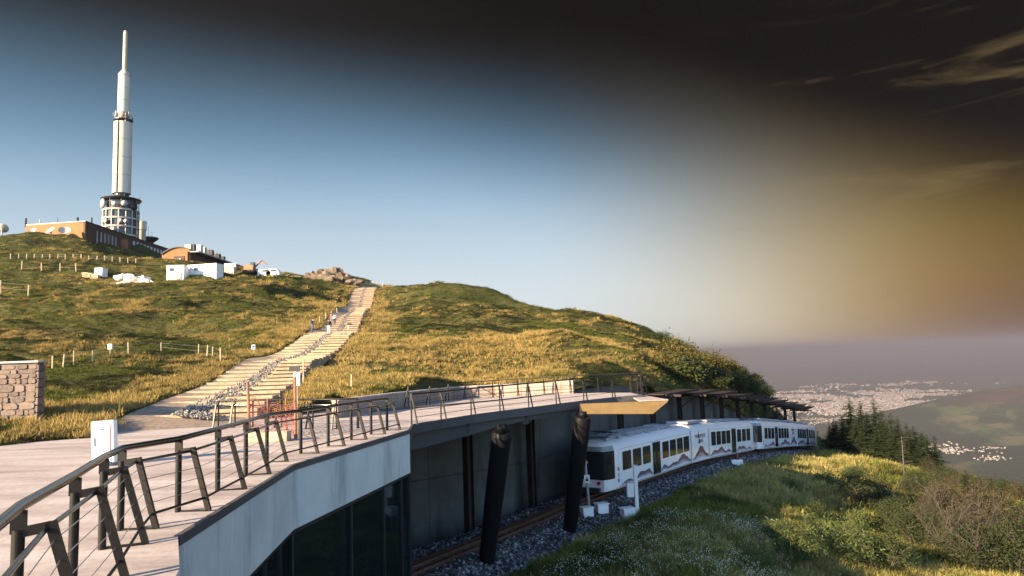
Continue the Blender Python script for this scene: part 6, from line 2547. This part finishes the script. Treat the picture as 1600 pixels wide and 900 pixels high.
def bush(seed, h, w, leaves, leaf, nst=9, sparse=False):
    """returns (stem MB, leaf lists) around the origin"""
    r = random.Random(seed)
    mb = MB()
    v, f = [], []
    tips = []
    for k in range(nst):
        a = r.uniform(0, 6.283)
        rad = w * 0.5 * r.uniform(0.25, 1.0)
        top = Vector((math.cos(a) * rad, math.sin(a) * rad, h * r.uniform(0.55, 1.0) * (1 - 0.35 * (rad / (w * .5)) ** 2)))
        b0 = Vector((math.cos(a) * rad * .15, math.sin(a) * rad * .15, -0.2))
        m = b0.lerp(top, 0.5) + Vector((r.gauss(0, .1), r.gauss(0, .1), 0.1)) * h * .3
        mb.tube([b0, m, top], [0.035 * h / 2, 0.022 * h / 2, 0.008], 5)
        for q in range(7):
            t = r.uniform(0.35, 1.0)
            c = (b0.lerp(m, t * 2) if t < .5 else m.lerp(top, t * 2 - 1))
            e = c + Vector((r.gauss(0, 1), r.gauss(0, 1), r.uniform(-.1, 1.0))).normalized() * w * r.uniform(0.12, 0.3)
            mb.tube([c, e], [0.012 * h / 2, 0.005], 4)
            tips += [e, c.lerp(e, .6)]
        tips.append(top)
    per = max(1, leaves // len(tips))
    for c in tips:
        sp = w * 0.085 * r.uniform(0.6, 1.6)
        for _ in range(int(per * r.uniform(0.3, 1.8))):
            p = c + Vector((r.gauss(0, sp), r.gauss(0, sp), r.gauss(0, sp * .8)))
            p.z = max(p.z, 0.02)
            leaf_quads(v, f, p, 0, leaf, r)
    return mb, v, f


def spruce(seed, h, w):
    r = random.Random(seed)
    mb = MB()
    mb.tube([(0, 0, -0.4), (0.02, 0, h * .5), (0, 0, h)], [0.022 * h, 0.014 * h, 0.01], 7)
    v, f = [], []
    z = h * 0.10
    while z < h * 0.985:
        u = 1 - z / h
        L = w * 0.5 * (u ** 0.85) * r.uniform(0.8, 1.12) + 0.08
        nb = max(4, int(5 + 5 * u))
        a0 = r.uniform(0, 6.28)
        for k in range(nb):
            if r.random() < 0.10:
                continue
            a = a0 + k * 6.283 / nb + r.uniform(-.25, .25)
            l = L * r.uniform(0.6, 1.2)
            d = Vector((math.cos(a), math.sin(a), 0)); sd = Vector((-math.sin(a), math.cos(a), 0))
            droop = r.uniform(0.12, 0.42)
            n = 5
            pts = [Vector((0, 0, z)) + d * (l * i / n) + Vector((0, 0, -droop * l * (i / n) ** 1.3 + 0.14 * l * (i / n) ** 3)) for i in range(n + 1)]
            for i in range(n):
                ww = (0.26 * l * (1 - i / n) + 0.05) * r.uniform(0.7, 1.25)
                for s_ in (-1, 1):
                    b = len(v)
                    hang = Vector((0, 0, -0.35 * ww * r.uniform(.4, 1.6)))
                    tip = pts[i + 1].lerp(pts[i], 0.2) + sd * (s_ * ww) + hang + d * (0.25 * ww)
                    v += [tuple(pts[i]), tuple(pts[i + 1]), tuple(tip)]
                    f.append((b, b + 1, b + 2))
                    b = len(v)
                    v += [tuple(pts[i]), tuple(pts[i].lerp(pts[i + 1], .6)), tuple(pts[i] + sd * (s_ * ww * .8) + hang * 1.4 - d * 0.02)]
                    f.append((b, b + 1, b + 2))
        z += h * 0.026 * r.uniform(0.8, 1.3) * (0.55 + 0.6 * u)
    return mb, v, f


def bare(seed, h, w):
    r = random.Random(seed)
    mb = MB()
    v, f = [], []

    def grow(p, d, l, rad, lev):
        n = 3
        pts = [p]
        q = p
        dd = d
        for i in range(n):
            dd = (dd + Vector((r.gauss(0, .16), r.gauss(0, .16), r.gauss(0.05, .1)))).normalized()
            q = q + dd * (l / n)
            pts.append(q)
        mb.tube(pts, [rad, rad * .85, rad * .65, rad * .45], 5 if lev < 2 else 3, caps=False)
        if lev >= 3:
            if r.random() < 0.8:
                for _ in range(4):
                    leaf_quads(v, f, q + Vector((r.gauss(0, .06), r.gauss(0, .06), r.gauss(0, .06))), 0, 0.05, r)
            return
        for k in range(r.choice([4, 5, 6]) if lev < 2 else r.choice([3, 4, 5])):
            t = r.uniform(0.3, 1.0)
            b = pts[min(n, int(t * n))]
            nd = (dd + Vector((r.gauss(0, .55), r.gauss(0, .55), r.gauss(0.1, .35)))).normalized()
            grow(b, nd, l * r.uniform(0.45, 0.68), rad * 0.5, lev + 1)
    for k in range(6):
        a = r.uniform(0, 6.28)
        grow(Vector((0.1 * math.cos(a), 0.1 * math.sin(a), -0.2)), Vector((math.cos(a) * w / h * .55, math.sin(a) * w / h * .55, 1)).normalized(), h * r.uniform(0.5, 0.68), 0.008 * h * r.uniform(.6, 1), 0)
    return mb, v, f


LIB = {}


def plant(kind, name, label, cat, loc, h, group, mat_leaf, bark=None, rot=None, wide=1.0):
    """first use of a kind builds its meshes; later ones share them"""
    mb_, v, f, h0 = LIB[kind]
    t = thing(name, label, cat, tuple(loc), group)
    k = h / h0
    if ('m', kind) not in LIB:
        me1 = bpy.data.meshes.new(kind + '_stems'); me1.from_pydata([tuple(p) for p in mb_.v], [], mb_.f); me1.materials.append(bark or M_BARK)
        me2 = bpy.data.meshes.new(kind + '_leaves'); me2.from_pydata(v, [], f); me2.materials.append(mat_leaf)
        LIB[('m', kind)] = (me1, me2)
    me1, me2 = LIB[('m', kind)]
    for nm, me in (('trunk' if cat == 'tree' else 'stems', me1), ('crown' if cat == 'tree' else 'foliage', me2)):
        o = bpy.data.objects.new(nm, me)
        COL.objects.link(o)
        o.parent = t
        if me is me2 and me.materials[0] is not mat_leaf:
            o.material_slots[0].link = 'OBJECT'
            o.material_slots[0].material = mat_leaf
    t.scale = (k * wide, k * wide, k)
    t.rotation_euler = (0, 0, rnd.uniform(0, 6.28) if rot is None else rot)
    return t


for i in range(3):
    mb_, v, f = spruce(100 + i, 8.0, 4.6 + 0.5 * i); LIB['spruce%d' % i] = (mb_, v, f, 8.0)
for i in range(3):
    mb_, v, f = bush(200 + i, 3.6, 4.6, 4200, 0.14, 11); LIB['shrub%d' % i] = (mb_, v, f, 3.6)
for i in range(3):
    mb_, v, f = bush(300 + i, 2.0, 2.8, 4200, 0.07, 14); LIB['weed%d' % i] = (mb_, v, f, 2.0)
for i in range(2):
    mb_, v, f = bush(330 + i, 3.6, 4.6, 9000, 0.075, 16); LIB['dense%d' % i] = (mb_, v, f, 3.6)
for i in range(3):
    mb_, v, f = bare(400 + i, 5.0, 5.0); LIB['bare%d' % i] = (mb_, v, f, 5.0)

ORD = ['first', 'second', 'third', 'fourth', 'fifth', 'sixth', 'seventh', 'eighth', 'ninth', 'tenth', 'eleventh', 'twelfth', 'thirteenth', 'fourteenth', 'fifteenth', 'sixteenth', 'seventeenth', 'eighteenth', 'nineteenth', 'twentieth', 'twenty-first', 'twenty-second', 'twenty-third', 'twenty-fourth', 'twenty-fifth', 'twenty-sixth', 'twenty-seventh', 'twenty-eighth', 'twenty-ninth', 'thirtieth']


def spruces():
    L = [(1296, 668, 112), (1306, 662, 108), (1316, 655, 104), (1327, 631, 96), (1344, 636, 92), (1354, 652, 94), (1365, 633, 90), (1378, 650, 86), (1391, 653, 85), (1402, 658, 83), (1416, 668, 80), (1427, 672, 78), (1438, 690, 76), (1450, 708, 73), (1464, 726, 70), (1335, 660, 88), (1372, 668, 80), (1397, 684, 76), (1420, 700, 72), (1302, 668, 98), (1321, 660, 92), (1350, 672, 84), (1384, 676, 79), (1408, 690, 75), (1443, 712, 70)]
    for i, (px, py, Y) in enumerate(sorted(L)):
        p = at(px, py, Y)
        g = lz(p.x, Y)
        h = max(4.6, (p.z - g) * 1.14)
        extra = {3: ', a slim pointed one', 6: ', tallest of the middle'}.get(i, '')
        plant('spruce%d' % (i % 3), 'spruce_tree', '%s dark spruce from the left in the stand beyond the train' % ORD[i], 'tree', (p.x, Y, g - 0.2), h + 0.2, 'dark spruces beyond the train', M_NEEDLE, wide=rnd.uniform(1.2, 1.6))


spruces()


def ridge_shrubs():
    L = [(1030, 531, 122), (1042, 530, 121), (1056, 538, 120), (1070, 545, 119), (1080, 556, 118), (1098, 570, 117), (1110, 571, 116), (1122, 578, 116), (1137, 586, 115), (1150, 596, 115), (1163, 600, 116), (1176, 604, 117), (1188, 606, 118), (1197, 614, 118)]
    for i, (px, py, Y) in enumerate(L):
        p = at(px, py, Y); g = hz(p.x, Y)
        h = max(2.2, min(5.5, p.z - g + 1.0))
        plant('shrub%d' % (i % 3), 'ridge_shrub', '%s dark shrub from the left on the skyline of the ridge' % ORD[i], 'shrub', (p.x, Y, g - 0.2), h, 'dark shrubs along the ridge skyline', M_LEAFD, wide=rnd.uniform(.7, 1.0))
    L = [(1068, 600, 'shrub', M_LEAFD), (1082, 590, 'shrub', M_LEAFY), (1092, 606, 'shrub', M_LEAFD), (1104, 592, 'shrub', M_LEAFY), (1118, 608, 'shrub', M_LEAFD), (1130, 598, 'shrub', M_LEAFY), (1144, 612, 'shrub', M_LEAFD), (1158, 622, 'shrub', M_LEAFD), (1172, 628, 'shrub', M_LEAFD), (1186, 632, 'shrub', M_LEAFD), (1050, 586, 'shrub', M_LEAFY)]
    nd = ny = 0
    for i, (px, py, kd, m_) in enumerate(L):
        p = meet_hill(px, py, 62, 140)
        if m_ is M_LEAFY:
            lab = ['golden shrub nearest the ridge shrubs, above the gallery roof', 'golden shrub in the middle of the bank above the gallery', 'golden shrub lowest on the bank right of two others', 'golden shrub farthest left on the bank behind the footbridge'][ny]; ny += 1
        else:
            lab = '%s dark shrub from the left on the bank above the steel gallery' % ORD[nd]; nd += 1
        plant('shrub%d' % (i % 3), 'bank_shrub', lab, 'shrub', (p.x, p.y, p.z - 0.2), rnd.uniform(2.6, 4.0), 'shrubs on the bank above the gallery', m_)


ridge_shrubs()


def slope_plants():
    L = [(1357, 800, 3.0, 'dense0', M_LEAFD, 'dark dense pine-like bush alone on the open slope'), (1390, 815, 1.9, 'dense1', M_LEAFD, 'dark rounded bush right of the lone pine-like bush'),
         (1430, 772, 2.0, 'dense0', M_LEAFD, 'dark bush at the foot of the spruces'), (1470, 805, 2.6, 'dense1', M_LEAFR, 'russet bush in front of the valley, left one'), (1515, 810, 3.6, 'spruce1', M_NEEDLE, 'small dark conifer rising among the russet bushes'),
         (1545, 825, 2.9, 'dense0', M_LEAFR, 'russet bush in front of the valley, right of the small conifer'), (1585, 850, 2.6, 'dense1', M_LEAFR, 'russet bush at the right edge of the picture'), (1440, 860, 2.6, 'dense0', M_LEAFD, 'low dark bush below the bare branches'),
         (1530, 890, 2.6, 'dense1', M_LEAFD, 'dark bush in the lower right corner, left part'), (1590, 900, 3.0, 'dense0', M_LEAFD, 'dark bush filling the lower right corner'),
         (1480, 850, 2.2, 'dense1', M_LEAFR, 'russet bush between the bare shrubs'), (1400, 840, 2.0, 'weed0', M_LEAFD, 'low dark weeds left of the bare shrubs'),
         (1330, 880, 1.9, 'weed0', M_LEAFG, 'bright green weedy bush low on the slope, right one'), (1290, 850, 1.7, 'weed1', M_LEAFG, 'bright green weedy bush in the middle of the slope'), (1250, 880, 1.7, 'weed2', M_LEAFG, 'bright green weedy bush low on the slope, left one'),
         (1215, 850, 1.3, 'weed0', M_LEAFG, 'small green weedy bush left of the others'), (1340, 830, 1.6, 'weed1', M_LEAFG, 'green weedy bush just below the lone dark bush'), (1180, 890, 1.2, 'weed1', M_LEAFG, 'small green weed clump at the lower picture edge'),
         (1380, 895, 2.0, 'weed2', M_LEAFD, 'dark weedy bush at the lower edge left of the corner'), (1290, 760, 1.3, 'weed2', M_LEAFG, 'green tuft near the top of the grassy knoll'), (1235, 770, 1.1, 'weed0', M_LEAFG, 'small green tuft on the sunlit part of the slope'), (1330, 750, 1.4, 'weed1', M_LEAFG, 'green tuft at the right shoulder of the knoll'), (1270, 810, 1.2, 'weed1', M_LEAFD, 'dark tuft in the middle of the open slope')]
    for px, py, h, kd, m_, lab in L:
        p = meet_low(px, py)
        plant(kd, 'conifer' if 'spruce' in kd else ('bush' if 'dense' in kd else 'weed_clump'), lab, 'tree' if 'spruce' in kd else ('bush' if 'dense' in kd else 'plant'), (p.x, p.y, p.z - 0.15), h, 'bushes on the slope', m_)
    for i, (px, top, Y) in enumerate([(1452, 722, 66), (1466, 730, 63), (1482, 738, 61), (1498, 742, 59), (1514, 748, 58), (1530, 752, 57), (1546, 760, 56), (1562, 768, 55), (1578, 776, 54), (1594, 782, 53)]):
        p = at(px, top, Y); g = lz(p.x, Y)
        plant('dense%d' % (i % 2), 'skyline_bush', '%s dark bush from the left on the slope edge before the valley' % ORD[i], 'bush', (p.x, Y, g - 0.2), max(1.8, p.z - g + 0.4), 'dark bushes along the slope edge', M_LEAFD if i % 3 else M_LEAFR, wide=rnd.uniform(0.8, 1.1))
    for i, (px, py, h, lab) in enumerate([(1510, 888, 6.0, 'large bare shrub with pale stems fanning out at the lower right'), (1560, 890, 5.0, 'bare shrub right of the large pale-stemmed one'), (1440, 830, 4.4, 'bare shrub with thin twigs left of the large pale-stemmed one'), (1480, 800, 3.6, 'thin bare twigs standing against the blue valley')]):
        p = meet_low(px, py)
        plant('bare%d' % (i % 3), 'bare_shrub', lab, 'shrub', (p.x, p.y, p.z - 0.1), h, 'bare shrubs at the lower right', M_LEAFR, M_BARKP)
    # dead spruce trunk
    p = meet_low(1414, 758)
    t = thing('dead_tree', 'dead pale spruce trunk with bare side twigs below the stand', 'tree', tuple(p))
    r = random.Random(5)
    mb = MB(); top = p + Vector((0.1, 0, 4.2)); mb.tube([p - Vector((0, 0, .3)), top], [0.09, 0.03], 6); mb.build('trunk', M_BARKP, t)
    mb = MB()
    for k in range(34):
        c = p.lerp(top, r.uniform(0.25, 0.98)); a = r.uniform(0, 6.28); l = r.uniform(0.3, 1.0)
        mb.tube([c, c + Vector((math.cos(a) * l, math.sin(a) * l, r.uniform(-.15, .2)))], [0.016, 0.006], 4)
    mb.build('twigs', M_BARKP, t)
    # mullein spikes
    for i, (px, py) in enumerate([(1189, 890), (1207, 895), (1110, 850), (1238, 899)]):
        p = meet_low(px, py)
        words = ['yellow flower spike at the lower edge, left of a pair', 'yellow flower spike at the lower edge, right of a pair', 'pale green flower spike alone among the white flowers', 'yellow flower spike farthest right at the lower edge']
        t = thing('flower_spike', words[i], 'plant', tuple(p), 'tall flower spikes in the grass')
        mb = MB(); mb.tube([p, p + Vector((0.02, 0, 0.9)), p + Vector((0.03, 0, 1.55))], [0.02, 0.05, 0.015], 7); mb.build('spike', M_LEAFY if i != 2 else M_LEAFG, t)
        vv, ff = [], []
        for _ in range(26):
            leaf_quads(vv, ff, p + Vector((r.gauss(0, .14), r.gauss(0, .14), r.uniform(.02, .5))), 0, 0.09, r)
        mb = MB(); mb.add(vv, ff); mb.build('leaves', M_LEAFG, t, fix=False)


slope_plants()

# ------------------------------------------------------------------ the air
def haze():
    me = bpy.data.meshes.new('haze')
    a = 80000.0
    z0, z1 = -1250.0, 150.0
    v = [(x, y, z) for z in (z0, z1) for x, y in ((-a, -a), (a, -a), (a, a), (-a, a))]
    me.from_pydata(v, [], [(3, 2, 1, 0), (4, 5, 6, 7), (0, 1, 5, 4), (1, 2, 6, 5), (2, 3, 7, 6), (3, 0, 4, 7)])
    m = bpy.data.materials.new('haze_air')
    m.use_nodes = True
    nt = m.node_tree
    nt.nodes.clear()
    out = nt.nodes.new('ShaderNodeOutputMaterial')
    pv = nt.nodes.new('ShaderNodeVolumePrincipled')
    pv.inputs['Color'].default_value = HAZE_COLOR
    pv.inputs['Density'].default_value = HAZE_DENSITY
    pv.inputs['Anisotropy'].default_value = 0.0
    nt.links.new(pv.outputs[0], out.inputs['Volume'])
    me.materials.append(m)
    o = bpy.data.objects.new('haze', me)
    COL.objects.link(o)
    tag(o, 'pale blue haze over the valley and the plain', kind='stuff')


HAZE_COLOR = (0.172, 0.172, 0.215, 1)
HAZE_DENSITY = 9.0e-5
haze()
